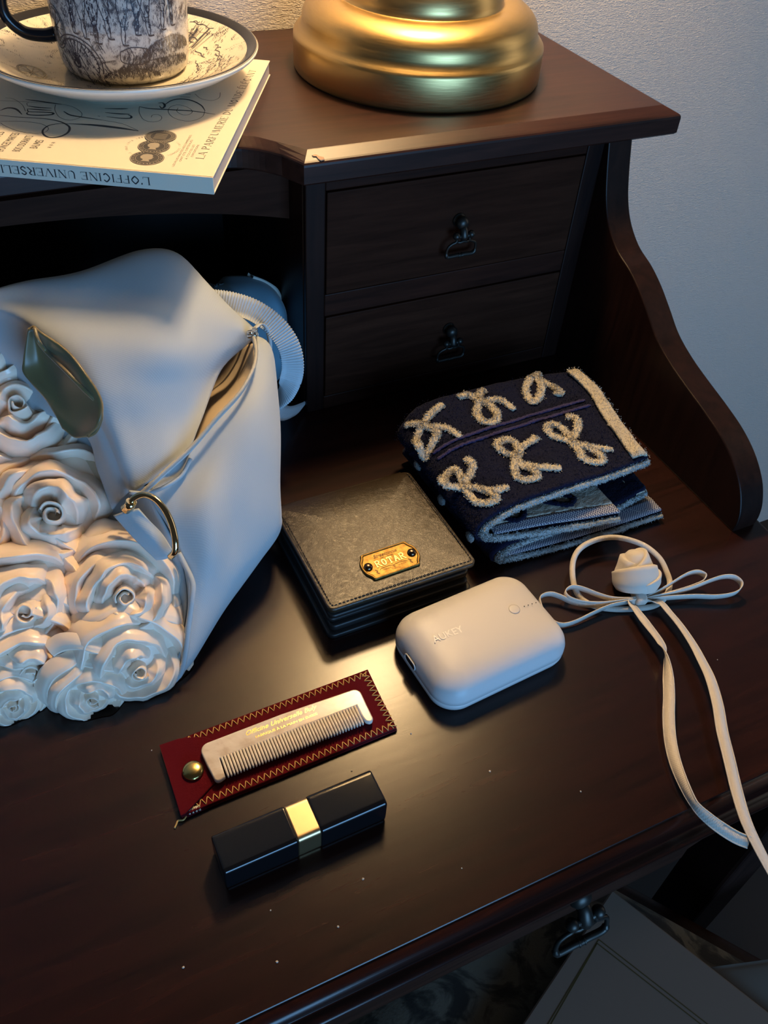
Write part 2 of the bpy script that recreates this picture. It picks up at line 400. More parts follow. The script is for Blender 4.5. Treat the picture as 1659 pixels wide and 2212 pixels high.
# engraved serif capitals: strokes (thick?, points) on a 1 high grid, with the advance width
SERIF = {
 'L': (.68, [(1, (.15, 0), (.15, 1)), (0, (.15, .03), (.62, .03)), (0, (.62, .03), (.62, .25))]),
 'A': (.8, [(0, (.08, 0), (.38, 1)), (1, (.38, 1), (.68, 0)), (0, (.2, .35), (.58, .35))]),
 'P': (.66, [(1, (.15, 0), (.15, 1)), (0, (.15, .97), (.4, .97)), (1, (.4, .97), (.58, .76), (.4, .5)), (0, (.15, .48), (.4, .48))]),
 'R': (.76, [(1, (.15, 0), (.15, 1)), (0, (.15, .97), (.4, .97)), (1, (.4, .97), (.58, .76), (.4, .5)), (0, (.15, .48), (.4, .48)), (1, (.36, .48), (.66, 0))]),
 'F': (.64, [(1, (.15, 0), (.15, 1)), (0, (.15, .97), (.6, .97)), (0, (.6, .97), (.6, .78)), (0, (.15, .5), (.45, .5))]),
 'E': (.68, [(1, (.15, 0), (.15, 1)), (0, (.15, .97), (.6, .97)), (0, (.6, .97), (.6, .78)), (0, (.15, .5), (.45, .5)), (0, (.15, .03), (.62, .03)), (0, (.62, .03), (.62, .22))]),
 'U': (.78, [(1, (.17, 1), (.17, .25), (.38, .02)), (0, (.38, .02), (.62, .2), (.62, 1))]),
 'M': (.95, [(0, (.12, 0), (.15, 1)), (1, (.15, 1), (.45, .05)), (0, (.45, .05), (.75, 1)), (1, (.78, 1), (.78, 0))]),
 'I': (.34, [(1, (.17, 0), (.17, 1))]),
 'D': (.78, [(1, (.15, 0), (.15, 1)), (0, (.15, .97), (.36, .97)), (1, (.36, .97), (.66, .5), (.36, .03)), (0, (.15, .03), (.36, .03))]),
 'O': (.82, [(1, (.41, 1), (.13, .5), (.41, 0)), (1, (.41, 1), (.69, .5), (.41, 0))]),
 'N': (.82, [(0, (.14, 0), (.14, 1)), (1, (.14, 1), (.64, .02)), (0, (.66, 0), (.66, 1))]),
 'G': (.82, [(1, (.62, .85), (.38, 1), (.13, .5), (.38, 0), (.62, .12)), (1, (.62, .05), (.62, .42)), (0, (.45, .42), (.7, .42))]),
 'C': (.76, [(1, (.62, .8), (.4, 1), (.13, .5), (.4, 0), (.62, .18))]),
 'T': (.7, [(1, (.35, 0), (.35, 1)), (0, (.05, .97), (.65, .97)), (0, (.05, .97), (.05, .78)), (0, (.65, .97), (.65, .78))]),
 'V': (.78, [(1, (.08, 1), (.4, 0)), (0, (.4, 0), (.68, 1))]),
 'S': (.6, [(1, (.5, .82), (.28, 1), (.1, .76), (.3, .52), (.5, .26), (.3, 0), (.08, .2))]),
 "'": (.22, [(1, (.1, 1), (.07, .78))]), ' ': (.36, []),
}
SERIF['É'] = (SERIF['E'][0], SERIF['E'][1] + [(1, (.3, 1.1), (.45, 1.28))])
def serif_text(s, x0, x1, h, fn, thick=.15, thin=.05):
    adv = sum(SERIF[c][0] for c in s); k = (x1 - x0) / adv; x = x0; L = []
    for c in s:
        a, st = SERIF[c]
        for q in st:
            pts = [(x + p[0] * k, p[1] * h) for p in q[1:]]
            L.append(stroke(pts, (thick if q[0] else thin) * h, fn, 5))
            if len(q) == 3 and c not in "'É,":
                for p in q[1:]:
                    if p[1] in (0, 1) and c not in 'S':
                        L.append(stroke([(x + p[0] * k - .15 * h, abs(p[1] - .02) * h), (x + p[0] * k + .15 * h, abs(p[1] - .02) * h)], .04 * h, fn))
        x += a * k
    return flatten(L)
def wobble(scale, amp, seed=0.):
    return lambda v: noise.noise(Vector((v.x * scale + seed, v.y * scale, v.z * scale))) * amp
mm = lambda *p: Vector(p) / 1000
# ================================================================ the room
wb = mk('wall_back', *box(-2.2, 2.2, .2405, .34, -.75, 1.9), M_WALL, smooth=False); wb['kind'] = 'structure'
fl = mk('floor', *box(-2.2, 2.2, -2.6, .2405, -.80, -.75), M_FLOOR, smooth=False); fl['kind'] = 'structure'

# ================================================================ writing desk
desk = thing('writing_desk', 'dark mahogany writing desk with a rounded front edge below the hutch', 'desk', (0, -.1, -.75))
TX0, TX1, TY0, TY1 = -.80, .2615, -.392, .238
def sweep_rect(prof):
    V = []; F = []
    for off, z in prof:
        V += [Vector((TX0 - off, TY0 - off, z)), Vector((TX1 + off, TY0 - off, z)), Vector((TX1 + off, TY1, z)), Vector((TX0 - off, TY1, z))]
    for i in range(len(prof) - 1):
        for k in range(4): F.append((i * 4 + (k + 1) % 4, i * 4 + k, i * 4 + 4 + k, i * 4 + 4 + (k + 1) % 4))
    F.append((0, 1, 2, 3)); n = len(prof) - 1; F.append((n * 4 + 3, n * 4 + 2, n * 4 + 1, n * 4))
    return V, F
mk('desktop', *box(TX0, TX1, TY0, TY1, -.024, 0, .0004, 1), M_DESK, desk, smooth=False)
prof = [(-.0005, -.0008), (.0004, -.0012), (.0028, -.0021), (.0050, -.0044), (.0062, -.0078), (.0068, -.0102), (.0082, -.0110), (.0102, -.0116), (.0118, -.0130), (.0125, -.0150), (.0121, -.0172), (.0106, -.0194), (.0078, -.0213), (.004, -.0225), (-.002, -.0225)]
prof = [(q.x, q.y) for q in crom([(a, b, 0) for a, b in prof], 3)]
V, F = sweep_rect(prof); F = [f for f in F if len(set(v // 4 for v in f)) > 1]
mk('edge_moulding', V, F, M_DESK, desk)
# apron with the lower edge curving up towards the right leg
ap = [(-.80, -.0225), (.262, -.0225)] + [(x, z) for x, z in [(.262, -.045), (.235, -.050), (.205, -.056), (.178, -.066), (.152, -.083), (.134, -.103), (.118, -.112)]] + [(-.80, -.115)]
def xz(poly, y0, y1, bev=0.):
    m = Matrix(((1, 0, 0, 0), (0, 0, 1, 0), (0, 1, 0, 0), (0, 0, 0, 1)))
    return prism(poly, y0, y1, bev, 2, m)
mk('apron', *xz(ap, -.3835, -.365), M_WOOD, desk, smooth=False)
dd = mk('drawer', *box(-.19, .112, -.3865, -.382, -.1135, -.0265, .0012), M_WOOD, desk, smooth=False)
for x, y in ((.245, -.37), (-.78, -.37), (.245, .215), (-.78, .215)):
    mk('leg', *box(x - .022, x + .022, y - .012 if y < 0 else y - .022, y + .03 if y < 0 else y + .022, -.75, -.0225, .003), M_WOODV, desk, smooth=False)
mk('side_rail', *box(.236, .254, -.36, .20, -.11, -.0225), M_WOOD, desk, smooth=False)
mk('back_rail', *box(-.77, .24, .20, .218, -.16, -.0225), M_WOOD, desk, smooth=False)
def chip(name, parent, pts, c, nx, ny, h=.0004):
    m = frame(c, nx, ny); V = [m @ Vector((x / 1000, y / 1000, 0)) for x, y in pts] + [m @ Vector((x / 1150, y / 1150, h)) for x, y in pts]; n = len(pts)
    F = [tuple(range(n, 2 * n))] + [(k, (k + 1) % n, n + (k + 1) % n, n + k) for k in range(n)]
    mk(name, V, F, M_CHIP, parent, smooth=False)
for x, s in ((.0526, 1.0), (-.0622, .55), (-.0293, .4)):
    chip('paint_chip', desk, [(-3 * s, -1), (-1 * s, -1.4), (2.5 * s, -1.1), (3 * s, .6), (1 * s, 1.3), (-2.6 * s, .9)], (x, TY0 - .0104, -.0192), (1, 0, 0), (0, -.35, .94), .0003)
# a drop pull: domed knob, forked neck with two ears, D shaped bail
def pull(c, s=1.0, tilt=0.0):
    L = []
    m = Matrix.Translation(c) @ Matrix.Rotation(tilt, 4, 'X') @ Matrix.Scale(s, 4)
    rotx = Matrix.Rotation(PI / 2, 4, 'X')
    L.append(xf(lathe([(.0001, .0115), (.0028, .0112), (.0048, .0098), (.0060, .0075), (.0058, .005), (.0046, .0035), (.0044, .002), (.0062, .001), (.0065, 0)][::-1], 20), m @ Matrix.Translation((0, 0, .0)) @ rotx))
    L.append(tube([m @ Vector(p) for p in ((0, -.007, -.001), (.0004, -.0105, -.006), (0, -.012, -.0105), (0, -.0125, -.0135))], .0035, 10, radii=[.0035 * s, .0036 * s, .0042 * s, .0030 * s]))
    for q in (-1, 1):
        L.append(xf(lathe([(.0001, -.0034), (.0018, -.003), (.0031, -.0015), (.0035, 0), (.0031, .0015), (.0018, .003), (.0001, .0034)], 12), m @ Matrix.Translation((q * .0076, -.0118, -.0092))))
        L.append(tube([m @ Vector(p) for p in ((0, -.012, -.0105), (q * .0045, -.012, -.0100), (q * .0076, -.0118, -.0092))], .002 * s, 8))
    loop = [(-.0066, -.0115, -.0110), (-.0070, -.0115, -.0150), (-.0105, -.0110, -.0168), (-.0138, -.0105, -.0195), (-.0150, -.010, -.0240), (-.0145, -.0098, -.0290), (-.0115, -.0098, -.0298), (-.004, -.0098, -.0296), (0, -.0098, -.0300),
            (.004, -.0098, -.0296), (.0115, -.0098, -.0298), (.0145, -.0098, -.0282), (.0150, -.010, -.0235), (.0138, -.0105, -.0190), (.0105, -.0110, -.0168), (.0070, -.0115, -.0150), (.0066, -.0115, -.0110)]
    P = crom(loop, 5); L.append(tube([m @ p for p in P], .0016 * s, 8, radii=[s * (.0013 + .0007 * (1 if p.z < -.027 else 0)) for p in P]))
    L.append(tube([m @ Vector(p) for p in ((-.0068, -.0113, -.0152), (-.003, -.0117, -.0160), (0, -.012, -.0148), (.003, -.0117, -.0160), (.0068, -.0113, -.0152))], .0014 * s, 8))
    for q in (-.0016, .0016):
        L.append(xf(lathe([(.0017, -.0007), (.0025, 0), (.0017, .0007)], 12), m @ Matrix.Translation((q, -.0098, -.0298)) @ Matrix.Rotation(PI / 2, 4, 'Y')))
    return flatten(L)
mk('handle', *pull((.011, -.3865, -.058), 1.18, -.30), M_ANT, dd)

# ================================================================ hutch on the desk
hut = thing('desk_hutch', 'dark mahogany desk hutch with two small drawers and a scrolled side', 'hutch', (0, .1, 0))
ZT, ZB = .2075, .1885
def top_outline(off):
    """plan of the top board: right block, concave corner, recessed middle, left block; off = inset"""
    c = [(-.003 + off * .6, -.006 + off), (-.0115, .0115), (-.0225, .0235), (-.0355, .031), (-.051, .0335), (-.072, .034)]
    c = [(x, y + (off if i else 0)) for i, (x, y) in enumerate(c)]
    cc = [tuple(p[:2]) for p in crom([(x, y, 0) for x, y in c[1:]], 4)]
    L = [c[0]] + cc
    mid = -.235
    R = [(2 * mid - x, y) for x, y in reversed(L)]
    pts = L + R + [(-.765 + off, -.006 + off), (-.765 + off, .2385), (.297 - off, .2385), (.297 - off, -.006 + off)]
    return pts
def board(levels):
    V = []; F = []; n = None
    for off, z in levels:
        p = top_outline(off); n = len(p); V += [Vector((x, y, z)) for x, y in p]
    for i in range(len(levels) - 1):
        for k in range(n): F.append((i * n + k, i * n + (k + 1) % n, (i + 1) * n + (k + 1) % n, (i + 1) * n + k))
    F.append(tuple(range(n))); F.append(tuple((len(levels) - 1) * n + k for k in reversed(range(n))))
    return V, F
lv = [(.0015, ZB), (.0, ZB + .0015), (0, ZB + .0122), (.0003, ZB + .0136), (.0011, ZB + .0146), (.0022, ZB + .0152), (.0060, ZB + .0169), (.0104, ZT - .0002), (.0110, ZT)]
V, F = board(lv)
bm = bmesh.new(); bv = [bm.verts.new(v) for v in V]
for f in F: bm.faces.new([bv[i] for i in f])
bmesh.ops.recalc_face_normals(bm, faces=bm.faces[:]); V, F = bm_out(bm)
tb = mk('top_board', V, F, M_HTOP, hut, smooth=False)
chip('bare_wood_chip', hut, [(-4, 2.2), (-1, 2.6), (.4, .6), (3.2, -.6), (3.0, -2.8), (.2, -3.2), (-1.2, -1.4), (-1.6, .8), (-3.8, 1.2)], (.0085, -.0022, .2047), (1, 0, 0), (0, .92, .40), .0004)
# drawer cabinet
mk('back_panel', *box(-.71, .2358, .205, .2375, 0, ZB), M_DARK, hut, smooth=False)
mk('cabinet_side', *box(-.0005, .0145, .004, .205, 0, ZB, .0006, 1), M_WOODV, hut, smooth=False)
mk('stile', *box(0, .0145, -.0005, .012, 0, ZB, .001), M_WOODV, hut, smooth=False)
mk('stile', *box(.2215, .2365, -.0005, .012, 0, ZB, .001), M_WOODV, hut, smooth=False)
for z0, z1 in ((.0, .0125), (.0855, .1035), (.1805, ZB)):
    mk('rail', *box(.0145, .2215, 0, .010, z0, z1, .0008), M_WOOD, hut, smooth=False)
for (z0, z1), zh, xh in (((.1043, .1797), .1455, .1185), ((.0133, .0847),   .0530, .1215)):
    d = mk('drawer', *box(.0153, .2207, -.0008, .016, z0, z1, .0007), M_DRAW, hut, smooth=False)
    mk('handle', *pull((xh, -.001, zh), .80), M_ANT, d)
mk('dust_board', *box(.0145, .2358, .016, .205, .0855, .0885), M_DARK, hut, smooth=False)
# left cabinet, beyond the picture, carries the other end of the board
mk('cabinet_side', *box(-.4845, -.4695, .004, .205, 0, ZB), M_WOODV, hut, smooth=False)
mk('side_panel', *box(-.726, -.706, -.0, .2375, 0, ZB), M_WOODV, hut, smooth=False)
# arched apron over the open middle
ar = [(-.4695, ZB), (-.0005, ZB)]
for k in range(33):
    t = k / 32; x = -.0005 - .469 * t; ar.append((x, .150 + .0235 * (1 - (abs(2 * t - 1)) ** 2.6) + .0 * t))
mk('arched_apron', *xz(ar, .030, .044), M_DRAW, hut, smooth=False)
# scrolled side panel: profile (y, z)
sc = [(.2375, .0), (.2375, ZB)]
curve = [(-.0045, .1885), (-.0095, .170), (-.0165, .150), (-.0265, .1345), (-.0420, .1225), (-.0610, .1155), (-.0770, .1070), (-.0925, .0960), (-.1090, .0840), (-.1290, .0755), (-.1500, .0695), (-.1720, .0640), (-.1930, .0575), (-.2110, .0480), (-.2250, .0350), (-.2330, .0205), (-.2355, .0090), (-.2350, .0)]
cv = [p for p in crom([(a, b, 0) for a, b in curve], 6)]
sc += [(p.x, p.y) for p in cv]
myz = Matrix(((0, 0, 1, 0), (1, 0, 0, 0), (0, 1, 0, 0), (0, 0, 0, 1)))
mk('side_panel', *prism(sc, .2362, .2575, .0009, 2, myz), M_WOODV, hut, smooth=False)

# ================================================================ lamp
LX, LY = .1395, .1235
lamp = thing('table_lamp', 'brushed brass table lamp with a round stepped base on the hutch', 'lamp', (LX, LY, ZT))
bp = [(.0, .0), (.0885, 0), (.0905, .0008), (.0912, .0022), (.0912, .0226), (.0909, .0240), (.0899, .0254), (.0884, .0266), (.0868, .0286), (.0852, .0316)]
for k in range(1, 13):
    a = PI / 2 * k / 12; bp.append((.0620 + .0232 * math.cos(a * .96), .0326 + .0170 * math.sin(a)))
bp += [(.0605, .0494), (.0592, .0492), (.0583, .0497)]
for k in range(1, 15):
    a = PI / 2 * k / 14; bp.append((.0225 + .0355 * math.cos(a), .0502 + .030 * math.sin(a)))
bp += [(.0190, .0804), (.0165, .0816), (.0150, .085), (.0150, .0875), (.0001, .0875)]
bp = [(r * 1.036, z) for r, z in bp]
mk('base', *lathe(bp, 128, (LX, LY, ZT)), M_BRASS, lamp)
mk('stem', *lathe([(.0085, .0870), (.0085, .115), (.0115, .125), (.013, .135), (.010, .146), (.0075, .155), (.0075, .295), (.0001, .295)], 32, (LX, LY, ZT)), M_BRASS, lamp)
mk('socket', *lathe([(.013, .294), (.0145, .297), (.0145, .326), (.012, .330), (.0001, .330)], 24, (LX, LY, ZT)), M_BRASS, lamp)
V, F = lathe([(.1300, .300), (.1305, .300), (.0905, .530), (.0900, .530)], 64, (LX, LY, ZT), cap=False)
sh = mk('lamp_shade', V, F, M_SHADE, lamp)
rg = [tube([(LX + r * math.cos(2 * PI * k / 48), LY + r * math.sin(2 * PI * k / 48), ZT + z) for k in range(48)], .0015, 6, True) for r, z in ((.1302, .300), (.0902, .530))]
for k in range(3):
    a = 2 * PI * k / 3 + .4
    rg.append(tube([(LX + .012 * math.cos(a), LY + .012 * math.sin(a), ZT + .326), (LX + .090 * math.cos(a), LY + .090 * math.sin(a), ZT + .529)], .0012, 6))
mk('shade_ring', *flatten(rg), M_BRASS, lamp)

# ================================================================ book
KX, KY = -.0704, -.0387
E2 = Vector((.479, .878, 0)).normalized(); E1 = Vector((-E2.y, E2.x, 0))
BT = ZT + .0100
book = thing('paperback_book', 'thick cream paperback book with black calligraphy lying under the saucer', 'book', (KX, KY, ZT))
def bk(a, b, z): return Vector((KX, KY, 0)) + E2 * a + E1 * b + Vector((0, 0, z))
LB, WB = .200, .201
def bbox(a0, a1, b0, b1, z0, z1, bev=0.):
    V, F = box(a0, a1, b0, b1, z0, z1, bev); return [bk(*v) for v in V], F
mk('page_block', *bbox(.001, WB - .0008, .0008, LB - .0008, ZT + .0006, BT - .0006), M_PAGES, book, smooth=False)
mk('front_cover', *bbox(0, WB, 0, LB, BT - .0006, BT, .0002), M_PAPER, book, smooth=False)
mk('back_cover', *bbox(0, WB, 0, LB, ZT, ZT + .0006, .0002), M_PAPER, book, smooth=False)
mk('spine', *bbox(-.0006, .0010, 0, LB, ZT, BT, .0003), M_PAPER, book, smooth=False)
ZI = BT + .00006
on_cover = lambda a, b: bk(a, b, ZI)
SCRIPT = [('a',[(68.1,147.6),(73.3,144.5),(72.3,139),(64.8,132.5)]),('s',[(60.9,144.8),(60.4,132.1),(61.5,117.6),(59.4,107.7),(54.5,100.7),(49.8,97.9),(43.6,97.1),(38.1,98.9),(34.8,102.6),(35.3,106.8),(39.6,110.7),(45.5,112.4),(52.2,111),(56.1,105.8),(56.7,100.2)]),('b',[(57,100.7),(58.2,85.7),(57,68.9),(55.1,57.2)]),('t',[(55.1,57.2),(58.8,61.9),(64.3,70.9),(67,83.4)]),('s',[(67,83.4),(69,97.5),(70.7,104.7),(75.5,110.1)]),('t',[(51.8,141.3),(54.4,129.9),(53.8,118.1),(49.8,111.8),(46.1,109.7),(41.1,110.4),(38.5,116),(40.3,126.3),(45.6,135.6),(49.9,140.5)]),('s',[(70.4,130.3),(67.5,130.5),(65.5,128.2),(66.1,121.7),(68.7,115.4),(71.5,116),(71.1,123.4),(70.4,130.3),(73.8,132.4)]),('s',[(74.4,133),(74.7,125.5),(75.2,117.6)]),('s',[(79.1,134.3),(78.1,126.7),(78.6,118.8)]),('s',[(89.2,139.3),(88.2,129.4),(86.4,115)]),('t',[(79.5,134.5),(82.9,136.1),(84.5,135.4)]),('t',[(89,152.2),(88.4,146.8),(80.5,138.3),(70.4,132.4)]),('t',[(85.1,118.5),(76.5,116),(66.5,110.1),(62.5,103.7),(64.5,99.4),(69.5,97.2),(75.8,99),(82.4,105.2),(85.6,111.4),(86.3,118.5),(86.2,128.8),(83.9,153.7)]),('s',[(85.4,87.2),(87.2,77.5),(88.6,73.1)]),('s',[(79,84.9),(79,75.1),(79.8,69.4)]),('s',[(72.8,82.2),(72.2,73.2),(73.5,67.6),(76.6,67.7),(78.9,70.4)]),('s',[(72.5,87.6),(72.4,86.1)]),('s',[(93.5,67.1),(91.7,59.7),(92.9,44.4),(93.5,31.6),(91.3,17.7)]),('t',[(93.5,67.1),(83.7,64.5),(73.6,59.2),(70.5,53.3),(73.6,49.1),(79.2,49),(83,52.3),(81.6,55.4),(77.8,55.4)]),('s',[(99.3,52.5),(108.3,49.9),(112.4,44.7),(111.2,37.3),(104.6,29.7),(96.1,25.2)]),('t',[(96.1,25.2),(85.9,24.7),(78.7,28.3),(76.6,33.8),(79.9,41.3),(87.7,46.8),(96.8,48),(101.9,44),(99.2,37.3),(93.2,32.8),(87.3,33.6),(86.3,37.7),(91.1,42.3),(96.8,42.8)]),('s',[(101.8,57.1),(102.9,54.3),(98.2,51.8),(93.8,52.5),(97.5,55.1)]),('s',[(116.1,46),(116.6,39.5)]),('s',[(121.9,46.5),(121.9,40.2)]),('t',[(123.5,37.9),(116.1,32.2),(114.2,24.7),(120,21),(129.8,22.1)])]
PEN = {'a': lambda t: .0004 + .0016 * math.sin(PI * t), 's': lambda t: .0005 + .0010 * math.sin(PI * t), 'b': lambda t: .0006 + .0022 * math.sin(PI * t) ** 1.2, 't': lambda t: .00035}
mk('script_title', *flatten([stroke([(p[0] / 1000, p[1] / 1000) for p in q], PEN[k], on_cover, 8) for k, q in SCRIPT]), M_INK, book, label='black calligraphy title with long flourishes')
mk('lettering', *serif_text('LA PARFUMERIE DU MONDE ÉLÉGANT', .0223, .1783, .0048, lambda u, v: bk(u, .0103 - (u - .0223) * .028 + v, ZI)), M_INK, book)
def cover_text(s, a0, a1, b, h, sl=0., **k):
    V, F = fit_text(s, a0, a1, h, **k); return [on_cover(v.x, b + v.y + sl * (v.x - a0)) for v in V], F
L = [cover_text('BAUMES', .0177, .0298, .1065, .0046), cover_text('BOIS ODORANTS', .0117, .0345, .1145, .0046), cover_text('ÉPONGES MARITES', .0100, .0368, .1235, .0046),
     cover_text('PALETTES', .0150, .0368, .1325, .0046), cover_text('* * *', .0200, .0284, .0975, .0040)]
mk('lettering', *flatten(L), M_INK, book)
L = [cover_text('LES PLUS HAUTES RÉCOMPENSES', .0096, .0558, .0245, .0014), cover_text('ONT ÉTÉ OBTENUES', .0169, .0486, .0222, .0014), cover_text('À TOUTES LES', .0204, .0420, .0194, .0014), cover_text('EXPOSITIONS', .0245, .0424, .0170, .0014)]
def arc_text(s, c, r, a0, a1, h):
    out = []
    n = len(s)
    for i, ch in enumerate(s):
        if ch == ' ': continue
        V, F = text_vf(ch, h / .7, align='CENTER'); t = a0 + (a1 - a0) * (i + .5) / n
        q = Matrix.Rotation(t - PI / 2, 2); out.append(([on_cover(*(Vector(c) + Vector((math.cos(t), math.sin(t))) * r + q @ Vector((v.x, v.y)))) for v in V], F))
    return flatten(out)
L.append(arc_text('PARIS 1867 1878 1889', (.034, .042), .0155, 2.85, .55, .0015))
L.append(arc_text('LONDRES 1851', (.034, .042), .0140, -2.4, -.8, .0015))
mk('lettering', *flatten(L), M_INKG, book)
def disc2(c, r, z, n=40, fn=bk): return [fn(c[0] + r * math.cos(2 * PI * k / n), c[1] + r * math.sin(2 * PI * k / n), z) for k in range(n)], [tuple(range(n))]
def ring2(c, r, w, z, n=40):
    V = []; F = []
    for k in range(n):
        a = 2 * PI * k / n; V += [bk(c[0] + (r - w) * math.cos(a), c[1] + (r - w) * math.sin(a), z), bk(c[0] + (r + w) * math.cos(a), c[1] + (r + w) * math.sin(a), z)]
    for k in range(n): j = (k + 1) % n; F.append((2 * k, 2 * k + 1, 2 * j + 1, 2 * j))
    return V, F
HEAD = [(-.30, -.52), (.28, -.50), (.16, -.28), (.30, -.14), (.36, -.02), (.28, .02), (.40, .12), (.28, .20), (.30, .36), (.16, .54), (-.12, .58), (-.36, .44), (-.46, .18), (-.40, -.08), (-.20, -.24), (-.22, -.40)]
for i, (c, r) in enumerate((((.0490, .0420), .0094), ((.0341, .0423), .0094), ((.0176, .0421), .0098))):
    z = ZI + .00012 * (3 - i)
    md = mk('medal', *disc2(c, r, z), M_INK, book, smooth=False)
    L = [ring2(c, r * .95, r * .025, z + .00005), ring2(c, r * .68, r * .012, z + .00005)]
    if i:
        L.append(([bk(c[0] + p[1] * r * .95 + 0 * r, c[1] - p[0] * r * .95, z + .00005) for p in HEAD], [tuple(range(len(HEAD)))]))
        for k in range(26):
            a = 2 * PI * k / 26; L.append(stroke([(c[0] + r * .76 * math.cos(a), c[1] + r * .76 * math.sin(a)), (c[0] + r * .88 * math.cos(a + .05 * (k % 3 - 1)), c[1] + r * .88 * math.sin(a + .05 * (k % 3 - 1)))], r * .05, lambda u, v, z=z: bk(u, v, z + .00005)))
    else:
        for k in range(44):
            a = 2 * PI * k / 44; L.append(stroke([(c[0] + r * .72 * math.cos(a), c[1] + r * .72 * math.sin(a)), (c[0] + r * .9 * math.cos(a + .13), c[1] + r * .9 * math.sin(a + .13))], r * .035, lambda u, v, z=z: bk(u, v, z + .00005)))
        for k in range(7):
            b = (k - 3) * r * .13; L.append(stroke([(c[0] + b, c[1] - r * .4), (c[0] + b, c[1] + r * .4)], r * .035, lambda u, v, z=z: bk(u, v, z + .00005)))
    mk('relief_print', *flatten(L), mat('medal_print', (.27, .24, .195), .6) if i == 0 else bpy.data.materials['medal_print'], md, smooth=False)
# spine lettering, upside down
mk('spine_lettering', *serif_text("L'OFFICINE UNIVERSELLE DU PARFUM", .0360, .1760, .0046, lambda u, v: bk(-.00068, u, BT - .0030 - v)), M_INK, book)

# ================================================================ saucer and cup
SX, SY = -.0826, .1262
sau = thing('china_saucer', 'cream china saucer with black rim and engraved scene on the book', 'saucer', (SX, SY, BT))
sp = [(.040, .0), (.0425, .0), (.0435, .0022), (.048, .0032), (.066, .0085), (.080, .0148), (.0895, .0205), (.0912, .0222), (.0915, .0234), (.0905, .0243), (.0885, .0241)]
top = [(.0835, .0212), (.074, .0164), (.060, .0108), (.047, .0076), (.030, .0066), (.0001, .0064)]
mk('dish', *lathe([(.0001, .002)] + sp + [(.0836, .0213)], 96, (SX, SY, BT), cap=False), M_GLAZE, sau)
V, F = lathe([(.0836, .0213)] + top[1:], 96, (SX, SY, BT), cap=False)
mk('engraved_well', V, F, M_CHINA, sau)
mk('rim_band', *lathe([(.0838, .0216), (.0885, .0244), (.0898, .02455), (.0909, .0241)], 96, (SX, SY, BT), cap=False), M_BLACKGLAZE, sau, label='black glazed rim band')
def sz(r):
    P = [(.0001, .0064), (.030, .0066), (.047, .0076), (.060, .0108), (.074, .0164), (.0836, .0213)]
    for (r0, z0), (r1, z1) in zip(P, P[1:]):
        if r <= r1: return z0 + (z1 - z0) * (r - r0) / (r1 - r0)
    return P[-1][1]
def on_saucer(u, v): return Vector((SX + u, SY + v, BT + sz(math.hypot(u, v)) + .00025))
cup = thing('china_cup', 'white china cup printed with a dark cart scene standing on the saucer', 'cup', (SX + .004, SY + .004, BT + .0068))
CX, CY, CZ = SX + .004, SY + .004, BT + .0068
cp = [(.030, 0), (.0345, .0), (.0385, .0012), (.0408, .0040), (.0420, .0090), (.0428, .018), (.0436, .034), (.0440, .052), (.0442, .062), (.0436, .0628), (.0428, .062), (.0424, .050), (.0412, .018), (.038, .006), (.030, .0035), (.0001, .003)]
mk('body', *lathe(cp, 96, (CX, CY, CZ)), M_CUP, cup)
TH0 = math.radians(-100.4)
def on_cup(u, v):
    P = [(.0408, .004), (.0420, .0090), (.0428, .018), (.0436, .034), (.0440, .052), (.0442, .062)]
    r = P[-1][0]
    for (r0, z0), (r1, z1) in zip(P, P[1:]):
        if v <= z1: r = r0 + (r1 - r0) * (v - z0) / (z1 - z0); break
    a = TH0 + u / .043; r += .00022
    return Vector((CX + r * math.cos(a), CY + r * math.sin(a), CZ + v))
R = random.Random(5)
def bristle(fn, x0, x1, y0, hfun, n, w=.00022, lean=.3, ln=.0016):
    out = []
    for _ in range(n):
        x = R.uniform(x0, x1); y = y0 + R.random() ** .8 * hfun((x - x0) / (x1 - x0)); l = ln * R.uniform(.5, 1.3); d = R.uniform(-lean, lean)
        out.append(stroke([(x, y), (x + d * l, y + l)], w * R.uniform(.7, 1.5), fn, 2, False))
    return out
def wheel(fn, c, rx, ry, spokes=12, w=.0006, a0=0, a1=2 * PI):
    out = []
    for k in (1.0, .86):
        out.append(stroke([(c[0] + rx * k * math.cos(a0 + (a1 - a0) * i / 28), c[1] + ry * k * math.sin(a0 + (a1 - a0) * i / 28)) for i in range(29)], w, fn, 1, False))
    for i in range(spokes):
        a = a0 + (a1 - a0) * i / spokes; out.append(stroke([c, (c[0] + rx * .86 * math.cos(a), c[1] + ry * .86 * math.sin(a))], w * .8, fn, 2, False))
    out.append(stroke([(c[0] + rx * .14 * math.cos(2 * PI * i / 10), c[1] + ry * .14 * math.sin(2 * PI * i / 10)) for i in range(11)], w * 1.6, fn, 1, False))
    return out
L = wheel(on_cup, (-.050, .030), .0105, .0125, 11, .0008) + wheel(on_cup, (-.034, .012), .0185, .0165, 14, .0008, -.25, 2.5)
